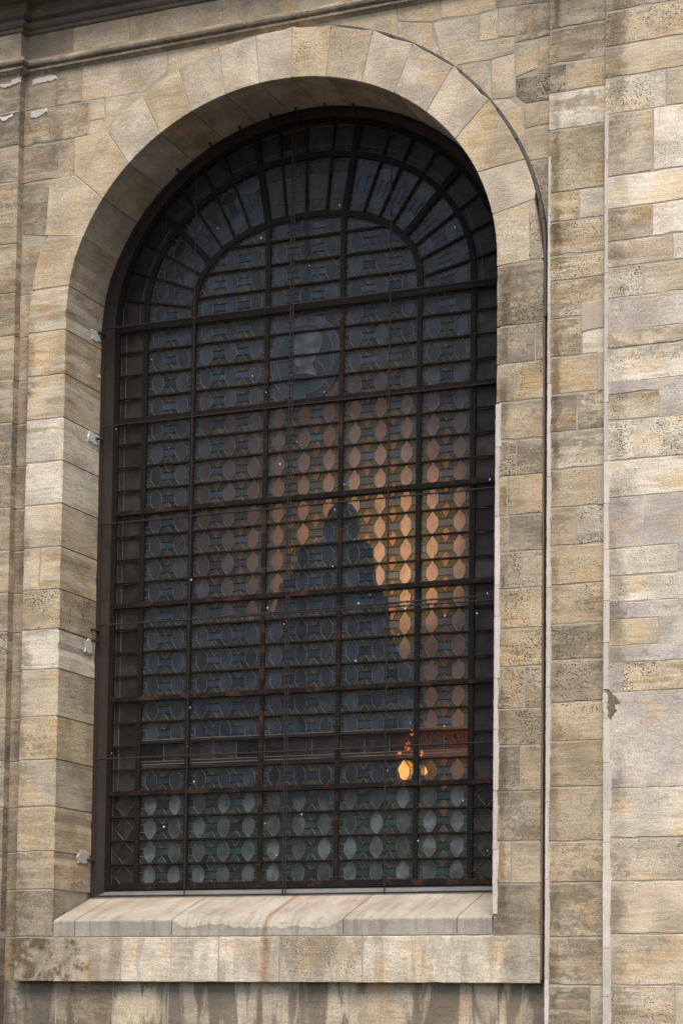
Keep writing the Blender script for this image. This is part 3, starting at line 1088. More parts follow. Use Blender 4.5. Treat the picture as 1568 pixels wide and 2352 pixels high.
# --- entablature with breaks over the pilasters
STR = [(0.0, 10.14), (.030, 10.128), (.055, 10.106), (.070, 10.092), (.076, 10.074), (.068, 10.056), (.045, 10.047), (.034, 10.043), (.034, 10.036), (.046, 10.034),
       (.046, 10.014), (.020, 10.006), (.008, 9.992), (0.0, 9.990)]
COR = [(0, 10.36), (.018, 10.372), (.018, 10.40), (.035, 10.41), (.05, 10.43), (.05, 10.455), (.028, 10.462), (.028, 10.475), (.062, 10.50), (.085, 10.535), (.085, 10.56),
       (.085, 10.60), (.30, 10.63), (.32, 10.66), (.32, 10.80), (.40, 10.88), (.46, 10.98), (.46, 11.05), (0, 11.12)]


def runs(prof, name, tint, extra_):
    segs = [(-6, -3.121, -YP), (-3.121, XP0, 0.0), (XP0, XW, -YP), (XW, 6, -YR)]
    for x0, x1, off in segs:
        hi = x0 < -3.2 or x0 > 1
        V, F = [], []
        m = len(prof)
        # ends over a break run past the break by the profile's own depth
        for side in (0, 1):
            for p, z in prof:
                xx = x0 if side == 0 else x1
                if off > 0 and side == 1 and x0 < 0:
                    xx = x1 + p
                if off > 0 and side == 0 and x0 > 0:
                    xx = x0 - p
                if off == 0 and x0 < 0:
                    xx = x0 + p if side == 0 and False else xx
                V.append((xx, -off - p, z))
        for k in range(m - 1):
            F.append((k, k + 1, m + k + 1, m + k))
        # returns: the moulding turned back to the wall at the break
        if off > 0 and x0 < 0:
            b = len(V)
            for p, z in prof:
                V.append((x1 + p, -off - p, z))
            for p, z in prof:
                V.append((x1 + p, .02, z))
            for k in range(m - 1):
                F.append((b + k, b + k + 1, b + m + k + 1, b + m + k))
        o = mesh_obj(name, V, F, 'stone', FAC)
        o.color = (*TINT[tint], 1)
        o['pit'], o['stain'], o['band'], o['streak'] = extra_


runs(STR, 'string_course', 'g', (.2, .65, .2, .3))
TINT['k'] = (.21, .168, .122)
runs(COR, 'cornice', 'k', (.3, .8, .2, .4))
fx = [-3.13, at(1, 330, 150, 0)[0], at(1, 583, 100, 0)[0], at(1, 1330, 30, 0)[0], .9, 1.85]
for x0, x1, k in zip(fx[:-1], fx[1:], ['d.2.3.1', 't.3.2.1', 't.3.3.1', 't.3.3.1', 't.3.3.1']):
    stone('frieze_stone', rectp(x0, x1, 10.13, 10.37), -.002, .05, SPAN, **sp_(k))
stone('frieze_stone', rectp(-4.2, -3.121, 10.13, 10.37), YP - .002, .2, PILL, **sp_('t.3.4.3'))

# ------------------------------------------------------------------ the stained glass window
WIN = thing('stained_glass_window', 'arched stained-glass window of leaded octagons behind iron bars', 'window', (0, 0, 0))
ZT = [7.795 - .8412 * k for k in range(7)]          # heavy crossbars, the last one is the bottom rail
H = .2103
MX = [-1.56, -1.075, -.358, .358, 1.075]            # mullions, from the centre line
MX = [-1.56, -1.075, -.358, .358, 1.075, 1.56]
IN = (XC, 1.075, 7.90, .72, 2.2)
OUT = (XC, 1.56, 7.87, 1.28, 2.1)
FRM = (XC, 1.83, 7.82, 1.63, 2.05)
YF = YW


def barbox(x0, z0, x1, z1, w, y0, y1):
    a, b = Vector((x0, z0)), Vector((x1, z1))
    e = (b - a).normalized()
    nn = Vector((-e.y, e.x)) * w / 2
    return [(p.x, p.y) for p in (a - nn, b - nn, b + nn, a + nn)], y0, y1


def wbar(name, x0, z0, x1, z1, w, y0, y1, mat='iron'):
    mb = MB()
    p, a, b = barbox(x0, z0, x1, z1, w, y0, y1)
    mb.prism(p, a, b)
    return mb.build(name, mat, WIN)


def arcbar(name, E_, w, y0, y1, legs=None, mat='iron'):
    cx, a, z0, b, n = E_
    mb = MB()
    o1 = [ell(math.pi * k / 48, cx, a + w / 2, z0, b + w / 2, n) for k in range(49)]
    o2 = [ell(math.pi * k / 48, cx, a - w / 2, z0, b - w / 2, n) for k in range(49)]
    if legs is not None:
        o1 = [(cx + a + w / 2, legs)] + o1 + [(cx - a - w / 2, legs)]
        o2 = [(cx + a - w / 2, legs)] + o2 + [(cx - a + w / 2, legs)]
    V = []
    for (x1, z1), (x2, z2) in zip(o1, o2):
        V += [(x1, y0, z1), (x2, y0, z2), (x2, y1, z2), (x1, y1, z1)]
    F = []
    for i in range(len(o1) - 1):
        for k in range(4):
            F.append((i * 4 + k, i * 4 + (k + 1) % 4, i * 4 + 4 + (k + 1) % 4, i * 4 + 4 + k))
    F += [(0, 1, 2, 3), tuple(len(V) - 4 + k for k in range(4))]
    return mesh_obj(name, V, F, mat, WIN)


arcbar('frame', (FRM[0], 1.845, 7.80, 1.655, 2.0), .05, YF - .045, YF + .08, legs=2.735)
mb = MB()
mb.box(XC - 1.84, XC + 1.84, YF - .04, YF + .06, 2.735, 2.79)
mb.build('bottom_rail', 'rust', WIN)
arcbar('inner_arch_bar', IN, .050, YF - .035, YF + .03, legs=7.80)
arcbar('outer_arch_bar', OUT, .050, YF - .035, YF + .03, legs=7.80)
for k, x in enumerate(MX):
    w = .046 if abs(x) > 1.5 else .040
    top = 7.77
    wbar('mullion', XC + x, 2.78, XC + x, top, w, YF - .034, YF + .03, 'rust' if abs(x) < .5 else 'iron')
for x in (-.358, .358):
    zt_ = IN[2] + IN[3] * (1 - (abs(x) / IN[1]) ** IN[4]) ** (1 / IN[4])
    wbar('mullion', XC + x, 7.82, XC + x, zt_, .046, YF - .032, YF + .03)
for k, z in enumerate(ZT[:6]):
    w = .058 if k == 0 else .046
    V, F = [], []
    q = random.Random(k)
    n = 90
    for i in range(n + 1):
        x = XC - 1.83 + 3.66 * i / n
        a, b, c_ = (q.random() * .006 for _ in range(3))
        V += [(x, YF - .055 - a, z - w / 2 + b), (x, YF - .055 - c_, z + w / 2 - a), (x, YF + .02, z + w / 2 + c_ - .004), (x, YF + .02, z - w / 2)]
    for i in range(n):
        for m in range(4):
            F.append((i * 4 + m, i * 4 + (m + 1) % 4, i * 4 + 4 + (m + 1) % 4, i * 4 + 4 + m))
    F += [(0, 1, 2, 3), (4 * n, 4 * n + 1, 4 * n + 2, 4 * n + 3)]
    mesh_obj('crossbar', V, F, 'rust' if k >= 2 else 'iron', WIN)

# which rows the panels have
ROWS = []
for k in range(6):
    for j in range(4):
        ROWS.append((ZT[k] - (j + 1) * H, ZT[k] - j * H))
FRZ = (17, 18)                                       # rows cut by the painted frieze (below the fifth crossbar)
PANELS = [(-1.56, -1.075, 2), (-1.075, -.358, 3), (-.358, .358, 3), (.358, 1.075, 3), (1.075, 1.56, 2)]


def clip(poly, region):
    """Sutherland-Hodgman against a convex CCW region."""
    out = poly
    n = len(region)
    for i in range(n):
        a, b = region[i], region[(i + 1) % n]
        ex, ez = b[0] - a[0], b[1] - a[1]
        src, out = out, []
        if not src:
            return []
        for j in range(len(src)):
            p, q = src[j], src[(j + 1) % len(src)]
            dp = ex * (p[1] - a[1]) - ez * (p[0] - a[0])
            dq = ex * (q[1] - a[1]) - ez * (q[0] - a[0])
            if dp >= 0:
                out.append(p)
            if (dp >= 0) != (dq >= 0):
                t = dp / (dp - dq)
                out.append((p[0] + (q[0] - p[0]) * t, p[1] + (q[1] - p[1]) * t))
    # drop doubled points
    res = []
    for p in out:
        if not res or math.hypot(p[0] - res[-1][0], p[1] - res[-1][1]) > .002:
            res.append(p)
    if len(res) > 1 and math.hypot(res[0][0] - res[-1][0], res[0][1] - res[-1][1]) < .002:
        res.pop()
    return res


HW, RH, TP, TB = .230, .155, .014, .20                # octagon half width, half height of the rectangle, tip, triangle foot


def cells(n):
    """Panes of one row of n octagons in (u, v), u in 0..n, v in 0..1."""
    for k in range(n):
        u = k + .5
        yield 'hexa', [(u - HW, .5 - RH), (u - TP, 0), (u + TP, 0), (u + HW, .5 - RH), (u + HW, .5 + RH), (u + TP, 1), (u - TP, 1), (u - HW, .5 + RH)]
    e = .5 - HW
    for k in range(n + 1):
        yield 'rect', [(k - e, .5 - RH), (k + e, .5 - RH), (k + e, .5 + RH), (k - e, .5 + RH)]
        for s in (1, -1):
            v0, v1 = .5 + s * RH, .5 + s * .5
            tri = [(k, v0), (k + TB, v1), (k - TB, v1)]
            yield 'tri', tri if s > 0 else tri[::-1]
            for d in (1, -1):
                par = [(k, v0), (k + d * e, v0), (k + d * (.5 - TP), v1), (k + d * TB, v1)]
                yield 'green', par if s * d > 0 else par[::-1]


PANES = []          # (kind, polygon in metres)
LEADS = set()
OVC, OVA, OVB = (XC + .008, 7.34), .335, .385         # the portrait roundel


def inov(p, k=1.0):
    return ((p[0] - OVC[0]) / (OVA * k)) ** 2 + ((p[1] - OVC[1]) / (OVB * k)) ** 2 < 1


def lead_edge(a, b):
    ra, rb = (round(a[0], 3), round(a[1], 3)), (round(b[0], 3), round(b[1], 3))
    if ra != rb:
        LEADS.add((min(ra, rb), max(ra, rb)))


def emit(kind, poly, cut_oval=False, region=None):
    if region:
        poly = clip(poly, region)
    if len(poly) < 3 or abs(area2(poly)) < .0006:
        return
    if cut_oval and all(inov(p) for p in poly):
        return
    PANES.append((kind, poly))
    for i in range(len(poly)):
        a, b = poly[i], poly[(i + 1) % len(poly)]
        if cut_oval and (inov(a, .97) and inov(b, .97)):
            continue
        lead_edge(a, b)


bars = []
for r_i, (z0, z1) in enumerate(ROWS):
    for p_i, (xa_, xb_, n) in enumerate(PANELS):
        x0, x1 = XC + xa_, XC + xb_
        reg = rectp(x0 + .018, x1 - .018, z0, z1)
        top, bot = z1, z0
        if r_i == 17:                                # upper half row above the frieze
            reg = rectp(x0 + .018, x1 - .018, 4.062, z1)
        if r_i == 18:
            continue
        lower = z1 < ZT[5] + .01
        for kind, uv in cells(n):
            poly = [(x0 + (x1 - x0) * u / n, z0 + (z1 - z0) * v) for u, v in uv]
            kk = kind
            if lower:
                kk = {'hexa': 'dusty', 'rect': 'emerald', 'green': 'emerald' if rng.random() < .5 else 'green', 'tri': 'hexa'}[kind]
            emit(kk, poly, p_i == 2 and 7.7 > z0 > 6.9 - .1 and z1 < 7.8, reg)
        if r_i % 4 != 3 and r_i not in (16, 17, 18):
            bars.append((x0, z0, x1))
        if r_i == 16:
            bars.append((x0, z0, x1))
# side borders
for r_i, (z0, z1) in enumerate(ROWS):
    for s in (-1, 1):
        xa_, xb_ = sorted((XC + s * 1.575, XC + s * 1.82))
        kk = 'border' if z1 > ZT[5] + .01 else 'hexa'
        if kk == 'border':
            xm = xa_ + .05 if s < 0 else xb_ - .05
            emit('border', rectp(xa_, xm, z0 + .008, z1 - .008))
            emit('border', rectp(xm, xb_, z0 + .008, z1 - .008))
        else:
            cxm, czm = (xa_ + xb_) / 2, (z0 + z1) / 2
            emit('border', [(cxm, z0 + .004), (xb_ - .03, czm), (cxm, z1 - .004), (xa_ + .03, czm)])
            for q in ([(xa_, z0), (cxm, z0), (xa_ + .03, czm), (xa_, czm)], [(cxm, z0), (xb_, z0), (xb_, czm), (xb_ - .03, czm)],
                      [(xa_, czm), (xa_ + .03, czm), (cxm, z1), (xa_, z1)], [(xb_ - .03, czm), (xb_, czm), (xb_, z1), (cxm, z1)]):
                emit('border', q)
        if r_i % 4 != 3:
            bars.append((xa_, z0, xb_))
# painted frieze
zf1, zf0, zf2 = 4.055, 3.87, ROWS[18][0]
for xa_, xb_, n in PANELS:
    x0, x1 = XC + xa_ + .02, XC + xb_ - .02
    emit('tri', rectp(x0, x1, zf1 - .02, zf1 + .004))
    for k in range(n):
        a, b = x0 + (x1 - x0) * k / n, x0 + (x1 - x0) * (k + 1) / n
        emit('paint', rectp(a, b, zf0, zf1 - .022))
    emit('tri', rectp(x0, x1, zf0 - .026, zf0 - .003))
    emit('tri', rectp(x0, x1, zf2 + .006, zf0 - .030))
    bars.append((XC + xa_, zf1 - .026, XC + xb_))
    bars.append((XC + xa_, zf2, XC + xb_))
# rows under the inner arch
reg = [ell(math.pi * k / 40, XC, 1.05, 7.90, .695, 2.2) for k in range(41)] + [(XC - 1.05, 7.81), (XC + 1.05, 7.81)]
for j in range(4):
    z0, z1 = 7.795 + j * H, 7.795 + (j + 1) * H
    for xa_, xb_, n in PANELS[1:4]:
        x0, x1 = XC + xa_, XC + xb_
        for kind, uv in cells(n):
            poly = [(x0 + (x1 - x0) * u / n, z0 + (z1 - z0) * v) for u, v in uv]
            poly = clip(poly, rectp(x0 + .02, x1 - .02, z0 + .001, z1 - .001))
            if len(poly) > 2:
                emit(kind, poly, False, reg)
    if j:
        hw = 1.075 * max(0, 1 - ((z0 - 7.9) / .72 if z0 > 7.9 else 0) ** 2.2) ** (1 / 2.2)
        for xa_, xb_, n in PANELS[1:4]:
            a, b = max(xa_, -hw), min(xb_, hw)
            if b - a > .1:
                bars.append((XC + a, z0, XC + b))
# ring of radial panels
RI = [(1.075, 7.795), (1.075, 7.93), (1.055, 8.08), (1.01, 8.21), (.93, 8.32), (.81, 8.43), (.69, 8.51), (.54, 8.57), (.365, 8.602), (.19, 8.618), (0, 8.62)]
RO = [(1.56, 7.795), (1.55, 8.03), (1.49, 8.25), (1.40, 8.46), (1.26, 8.67), (1.085, 8.83), (.90, 8.95), (.715, 9.04), (.45, 9.115), (.24, 9.145), (0, 9.15)]
for s in (-1, 1):
    for k in range(len(RI)):
        if k == 0 or (k == len(RI) - 1 and s < 0):
            continue
        a, b = RI[k], RO[k]
        d = Vector((b[0] - a[0], b[1] - a[1])).normalized()
        L = .27 if k < 10 else .27
        e = (b[0] + d.x * L, b[1] + d.y * L)
        w = .055 if k in (4, 8) else .017
        wbar('radial_bar', XC + s * a[0], a[1], XC + s * e[0], e[1], w, YF - (.034 if k in (4, 8) else .028), YF + .01, 'iron')
    for k in range(len(RI) - 1):
        i0, i1, o0, o1 = RI[k], RI[k + 1], RO[k], RO[k + 1]

        def mp(u, v, n=2.0):
            u = u / n
            ax, az = i0[0] + (o0[0] - i0[0]) * u, i0[1] + (o0[1] - i0[1]) * u
            bx_, bz_ = i1[0] + (o1[0] - i1[0]) * u, i1[1] + (o1[1] - i1[1]) * u
            return XC + s * (ax + (bx_ - ax) * v), az + (bz_ - az) * v
        if k < 8:
            for kind, uv in cells(2):
                uv = clip(uv, [(.1, .03), (1.92, .03), (1.92, .97), (.1, .97)])
                if len(uv) < 3:
                    continue
                poly = [mp(u, v) for u, v in uv]
                if area2(poly) < 0:
                    poly = poly[::-1]
                emit(kind if k < 4 or kind == 'hexa' else {'rect': 'rect', 'green': 'tri', 'tri': 'tri'}[kind], poly)
        else:
            for (u0, u1, kd) in ((.1, .55, 'tri'), (.55, 1.35, 'tri'), (1.35, 1.92, 'border')):
                poly = [mp(u0, .03), mp(u1, .03), mp(u1, .97), mp(u0, .97)]
                if area2(poly) < 0:
                    poly = poly[::-1]
                emit(kd, poly)
        # border outside the ring
        d0, d1 = Vector((o0[0] - i0[0], o0[1] - i0[1])).normalized(), Vector((o1[0] - i1[0], o1[1] - i1[1])).normalized()
        for (l0, l1) in ((.03, .08), (.08, .255)):
            poly = [(XC + s * (o0[0] + d0.x * l0), o0[1] + d0.y * l0), (XC + s * (o0[0] + d0.x * l1), o0[1] + d0.y * l1),
                    (XC + s * (o1[0] + d1.x * l1), o1[1] + d1.y * l1), (XC + s * (o1[0] + d1.x * l0), o1[1] + d1.y * l0)]
            if area2(poly) < 0:
                poly = poly[::-1]
            emit('border', poly)
# shield of arms drawn in lead over the crown panels
sh = [(-.17, 8.96), (-.17, 8.84), (-.14, 8.75), (-.07, 8.69), (0, 8.665), (.07, 8.69), (.14, 8.75), (.17, 8.84), (.17, 8.96)]
sh = [(x * .95, z) for x, z in sh]
shl = list(zip(sh[:-1], sh[1:])) + [((-.17, 8.96), (-.10, 9.0)), ((-.10, 9.0), (0, 8.975)), ((0, 8.975), (.10, 9.0)), ((.10, 9.0), (.17, 8.96)), ((-.16, 8.86), (.16, 8.86)),
       ((-.22, 8.70), (-.07, 8.69)), ((.07, 8.69), (.24, 8.70)), ((-.3, 8.75), (-.24, 8.92)), ((-.24, 8.92), (-.30, 9.03)), ((.3, 8.75), (.24, 8.92)), ((.24, 8.92), (.30, 9.03)),
       ((-.10, 9.0), (-.04, 9.08)), ((-.04, 9.08), (.04, 9.08)), ((.04, 9.08), (.10, 9.0))]
for (a, b) in shl:
    lead_edge((XC + a[0], a[1]), (XC + b[0], b[1]))

# thin saddle bars, one for each panel and row
bar_me = {}
for x0, z, x1 in bars:
    L = round(x1 - x0, 3)
    if L not in bar_me:
        mb = MB()
        mb.tube([(-L / 2, 0, 0), (-L / 6, -.003, .001), (L / 6, .002, -.001), (L / 2, 0, 0)], .0105, 6)
        me = bpy.data.meshes.new('saddle_bar')
        me.from_pydata(mb.v, [], mb.f)
        me.materials.append(M['iron'])
        bar_me[L] = me
    o = link('saddle_bar', bar_me[L], WIN, ((x0 + x1) / 2, YF - .022, z))
    o.rotation_euler = (0, (rng.random() - .5) * .006, 0)

# portrait roundel: violet ring, navy ground, grey profile bust
ring = [(OVC[0] + OVA * math.cos(t), OVC[1] + OVB * math.sin(t)) for t in [2 * math.pi * k / 48 for k in range(48)]]
rin = [(OVC[0] + OVA * .80 * math.cos(t), OVC[1] + OVB * .80 * math.sin(t)) for t in [2 * math.pi * k / 48 for k in range(48)]]
for q in range(4):
    seg = list(range(q * 12, q * 12 + 13))
    poly = [ring[k % 48] for k in seg] + [rin[k % 48] for k in seg[::-1]]
    mb = MB()
    mb.prism(poly, YF - .012, YF - .007)
    mb.build('roundel_pane', 'violet', WIN)
mb = MB()
mb.prism(rin, YF - .011, YF - .007)
mb.build('roundel_ground', 'navy', WIN)
head = [(-.150, -.140), (-.085, -.125), (.02, -.13), (.105, -.160), (.085, -.10), (.065, -.06), (.078, -.02), (.108, .01), (.128, .05), (.152, .10), (.158, .15), (.14, .20), (.10, .245), (.04, .268),
        (-.02, .262), (-.07, .235), (-.105, .19), (-.112, .15), (-.108, .10), (-.118, .06), (-.125, .03), (-.108, .01), (-.112, -.015), (-.095, -.03), (-.088, -.055), (-.062, -.06), (-.055, -.09), (-.10, -.12)]
mb = MB()
mb.prism([(OVC[0] + x, OVC[1] + z) for x, z in head], YF - .015, YF - .0115)
mb.build('portrait_pane', 'portrait', WIN)
ovl = MB()


def lead_seg(mb, a, b, w, y0, y1):
    a, b = Vector(a), Vector(b)
    if (b - a).length < 1e-4:
        return
    e = (b - a).normalized()
    nn = Vector((-e.y, e.x)) * w
    a, b = a - e * w * .4, b + e * w * .4
    q = [a - nn, b - nn, b + nn, a + nn]
    t = [a - nn * .5, b - nn * .5, b + nn * .5, a + nn * .5]
    mb.add([(p.x, y1, p.y) for p in q] + [(p.x, y0, p.y) for p in t], [(4, 5, 6, 7), (0, 1, 5, 4), (1, 2, 6, 5), (2, 3, 7, 6), (3, 0, 4, 7)])


for lst in (ring, rin):
    for k in range(48):
        lead_seg(ovl, lst[k], lst[(k + 1) % 48], .0035, YF - .016, YF - .006)
for k in (0, 6, 12, 18, 24, 30, 36, 42):
    lead_seg(ovl, ring[k], rin[k], .0035, YF - .016, YF - .006)
for a, b in (((-.268, 0), (-.118, .01)), ((.078, -.02), (.268, .01)), ((-.2, -.14), (-.10, -.12)), ((.105, -.16), (.19, -.22)), ((-.15, -.14), (-.2, -.22)), ((.078, -.02), (.15, -.06)), ((.15, -.06), (.19, -.13)), ((.10, -.15), (.11, -.07))):
    lead_seg(ovl, (OVC[0] + a[0], OVC[1] + a[1]), (OVC[0] + b[0], OVC[1] + b[1]), .0035, YF - .018, YF - .006)
hl_ = [(OVC[0] + x, OVC[1] + z) for x, z in head]
for k in range(len(hl_)):
    lead_seg(ovl, hl_[k], hl_[(k + 1) % len(hl_)], .0028, YF - .019, YF - .008)
ovl.build('roundel_leading', 'lead', WIN)

# lead cames
mb = MB()
for a, b in sorted(LEADS):
    lead_seg(mb, a, b, .0033, YF - .0065, YF + .001)
o = mb.build('lead_cames', 'lead', WIN)
o['kind'] = 'stuff'

# panes: up to 300 of a kind singly, the rest joined
NAMES = {'hexa': 'octagonal_pane', 'rect': 'rectangular_pane', 'tri': 'triangular_pane', 'green': 'lozenge_pane', 'dusty': 'dusty_octagonal_pane', 'emerald': 'emerald_pane',
         'border': 'border_pane', 'paint': 'painted_pane'}
shared = {}
byk = {}
for kind, poly in PANES:
    byk.setdefault(kind, []).append(poly)
for kind, lst in byk.items():
    lst.sort(key=lambda p: -abs(area2(p)))
    rest = MB()
    for i, poly in enumerate(lst):
        if area2(poly) < 0:
            poly = poly[::-1]
        p2 = inset(poly, .0012)
        n = len(p2)
        cx_ = sum(p[0] for p in p2) / n
        cz_ = sum(p[1] for p in p2) / n
        loc = [(x - cx_, z - cz_) for x, z in p2]
        if i < 300:
            key = (kind,) + tuple((round(x, 3), round(z, 3)) for x, z in loc)
            if key not in shared:
                m1 = MB()
                m1.prism(loc, 0, .003)
                me = bpy.data.meshes.new(NAMES[kind])
                me.from_pydata(m1.v, [], m1.f)
                me.materials.append(M[kind])
                shared[key] = me
            o = link(NAMES[kind], shared[key], WIN, (cx_, YF - .0015, cz_))
            o.rotation_euler = ((rng.random() - .5) * .08, 0, (rng.random() - .5) * .08)
        else:
            rest.prism(p2, YF - .0015, YF + .0015)
    if rest.v:
        o = rest.build(NAMES[kind], kind, WIN)
        o['kind'] = 'stuff'

# ------------------------------------------------------------------ wire guard
GUA = thing('wire_guard', 'rusty hexagonal wire-mesh guard with thin rods over the arched window', 'window guard')
ga, gb, gz0, gzb = 1.962, 1.782, 7.72, 2.672


def gpath(a, b, zb):
    return [(CX - a, zb)] + [ell(math.pi * (1 - k / 64), CX, a, gz0, b) for k in range(65)] + [(CX + a, zb)]


mb = MB()
gp = gpath(ga, gb, gzb)
mb.tube([(x, YG - .004, z) for x, z in gp], .010, 6)
mb.build('edge_rod', 'rod', GUA)
for dz in (0, -.028):
    mb = MB()
    mb.tube([(CX - ga, YG - .004 - (.006 if dz else 0), gzb + dz), (CX, YG - .01, gzb + dz - .004), (CX + ga, YG - .004, gzb + dz)], .0085, 6)
    mb.build('bottom_rod', 'rod', GUA)


def gtop(x):
    u = min(1, abs(x - CX) / ga)
    return gz0 + gb * math.sqrt(1 - u * u)


def rod(p0, p1, r=.007, wob=.004, name='rod'):
    mb = MB()
    q = random.Random(int(p0[0] * 1000 + p0[1] * 77))
    n = 14
    pts = []
    for k in range(n + 1):
        t = k / n
        pts.append((p0[0] + (p1[0] - p0[0]) * t + (q.random() - .5) * wob, YG - .012 + (q.random() - .5) * wob, p0[1] + (p1[1] - p0[1]) * t + (q.random() - .5) * wob))
    mb.tube(pts, r, 6)
    # binding wire
    m = int(math.hypot(p1[0] - p0[0], p1[1] - p0[1]) / .055)
    for k in range(1, m):
        t = k / m
        x, z = p0[0] + (p1[0] - p0[0]) * t, p0[1] + (p1[1] - p0[1]) * t
        hz = abs(p1[0] - p0[0]) > abs(p1[1] - p0[1])
        if hz:
            mb.box(x - .0025, x + .0025, YG - .012 - r * 1.5, YG - .012 + r * 1.5, z - r * 1.5, z + r * 1.5)
        else:
            mb.box(x - r * 1.5, x + r * 1.5, YG - .012 - r * 1.2, YG - .012 + r * 1.2, z - .0015, z + .0015)
    mb.build(name, 'rod', GUA)


xg = at(5, 1283, 700, YG)[0]
for dx, rr in ((0, .008), (.026, .006)):
    rod((xg + dx, gzb), (xg + dx, gtop(xg + dx)), rr, .002)
xg1 = at(5, 846, 700, YG)[0]
rod((xg1, gzb), (xg1, gtop(xg1)), .0065)
xg2 = at(6, 247, 300, YG)[0]
rod((xg2, gzb), (xg2, gtop(xg2)), .0065)
for x_, z0_ in ((at(1, 748, 900, YG)[0], 8.2), (at(1, 995, 800, YG)[0], 8.0), (at(2, 417, 900, YG)[0], 7.6)):
    rod((x_, z0_), (x_, gtop(x_)), .0025, .006, 'seam_wire')


def hrod(n0, x0, y0, n1, x1, y1, r=.0065, full=True):
    z0, z1 = zz(n0, x0, y0, YG), zz(n1, x1, y1, YG)
    xa_, xb_ = (CX - ga, CX + ga) if full else (at(n0, x0, y0, YG)[0], at(n1, x1, y1, YG)[0])
    k = 0
    if z0 > gz0:
        k = .02
    rod((xa_ + k, z0), (xb_ - k, z1), r)


hrod(3, 470, 355, 4, 700, 130)
hrod(3, 465, 793, 4, 700, 598, .0055)
hrod(5, 455, 112, 4, 700, 1068)
hrod(5, 460, 562, 6, 700, 452)
hrod(5, 700, 548, 6, 700, 428, full=False)
hrod(5, 425, 1165, 6, 700, 1087)

# hexagonal netting
r_ = .024 / math.sqrt(3)          # side of a hexagon with 24 mm across the flats
wdt = .024
rows_ = int((gz0 + gb - gzb) / (1.5 * r_)) + 2
cols_ = int(2 * ga / wdt) + 2
V0, V1 = [], []
nrs = np.random.RandomState(5)


def warp(P):
    x, z = P[:, 0], P[:, 1]
    y = YG + .006 * np.sin(x * 2.3 + z * 1.1) + .006 * np.sin(z * 3.1 - x * 1.7 + 1) + .003 * np.sin(x * 7 + z * 5)
    xx = x + .006 * np.sin(z * 2.1 + 1.3 * x) + .003 * np.sin(z * 6.7)
    zz_ = z + .007 * np.sin(x * 1.9 + .6 * z) + .003 * np.sin(x * 5.3)
    return np.stack([xx, y, zz_], 1)


ii, jj = np.meshgrid(np.arange(cols_), np.arange(rows_))
cxs = CX - ga + (ii + .5 * (jj % 2)) * wdt
czs = gzb + jj * 1.5 * r_
cxs, czs = cxs.ravel(), czs.ravel()
top_ = np.stack([cxs, czs + r_], 1)
ul = np.stack([cxs - wdt / 2, czs + r_ / 2], 1)
ll = np.stack([cxs - wdt / 2, czs - r_ / 2], 1)
ur = np.stack([cxs + wdt / 2, czs + r_ / 2], 1)
A_ = np.concatenate([ul, top_, ul])
B_ = np.concatenate([top_, ur, ll])


def inside(P):
    u = np.abs(P[:, 0] - CX) / ga
    lim = gz0 + gb * np.sqrt(np.clip(1 - u * u, 0, 1))
    return (u < 1) & (P[:, 1] < np.where(u < 1, lim, 0)) & (P[:, 1] > gzb)


ok = inside(A_) & inside(B_)
A3, B3 = warp(A_[ok]), warp(B_[ok])
D3 = B3 - A3
D3 /= np.linalg.norm(D3, axis=1, keepdims=True)
N1 = np.cross(D3, np.array([0, 1.0, 0]))
N1 /= np.linalg.norm(N1, axis=1, keepdims=True)
N2 = np.cross(D3, N1)
rad = .0005
ne = len(A3)
vv = np.zeros((ne, 6, 3))
for k in range(3):
    t = 2 * math.pi * k / 3 + .5
    o_ = (N1 * math.cos(t) + N2 * math.sin(t)) * rad
    vv[:, k] = A3 + o_
    vv[:, 3 + k] = B3 + o_
ff = np.zeros((ne, 3, 4), dtype=np.int32)
for k in range(3):
    ff[:, k] = np.array([k, (k + 1) % 3, 3 + (k + 1) % 3, 3 + k])
ff += (np.arange(ne) * 6)[:, None, None]
me = bpy.data.meshes.new('wire_netting')
me.vertices.add(ne * 6)
me.vertices.foreach_set('co', vv.ravel())
me.loops.add(ne * 12)
me.loops.foreach_set('vertex_index', ff.ravel())
me.polygons.add(ne * 3)
me.polygons.foreach_set('loop_start', np.arange(ne * 3, dtype=np.int32) * 4)
me.polygons.foreach_set('loop_total', np.full(ne * 3, 4, dtype=np.int32))
me.update(calc_edges=True)
me.materials.append(M['wire'])
o = link('wire_netting', me, GUA)
o['kind'] = 'stuff'

# white fluff caught in the netting
mb = MB()
q = random.Random(9)
for k in range(48):
    x = CX + (q.random() - .5) * 3.7
    z = 2.75 + q.random() * 6.0
    if z > gtop(x) - .1:
        continue
    s_ = .004 + .005 * q.random()
    a = q.random() * 3
    P = [(x + s_ * q.uniform(.5, 1.2) * math.cos(a + t), z + s_ * q.uniform(.6, 1.6) * math.sin(a + t)) for t in (0, 1.2, 2.4, 3.6, 4.9)]
    mb.prism(P, YG - .012, YG - .004)
o = mb.build('white_fluff', 'white', GUA)
o['kind'] = 'stuff'


# iron cleats that hold the guard
def cleat(x, y, z, dx, dz, L=.10):
    mb = MB()
    mb.tube([(x, y, z), (x + dx * L * .6, y + .01, z + dz * L * .6), (x + dx * L, y + .05, z + dz * L)], .011, 6)
    mb.tube([(x + dx * L, y + .05, z + dz * L), (x + dx * L, y + .09, z + dz * L - .02)], .009, 6)
    mb.build('cleat', 'rod', GUA)


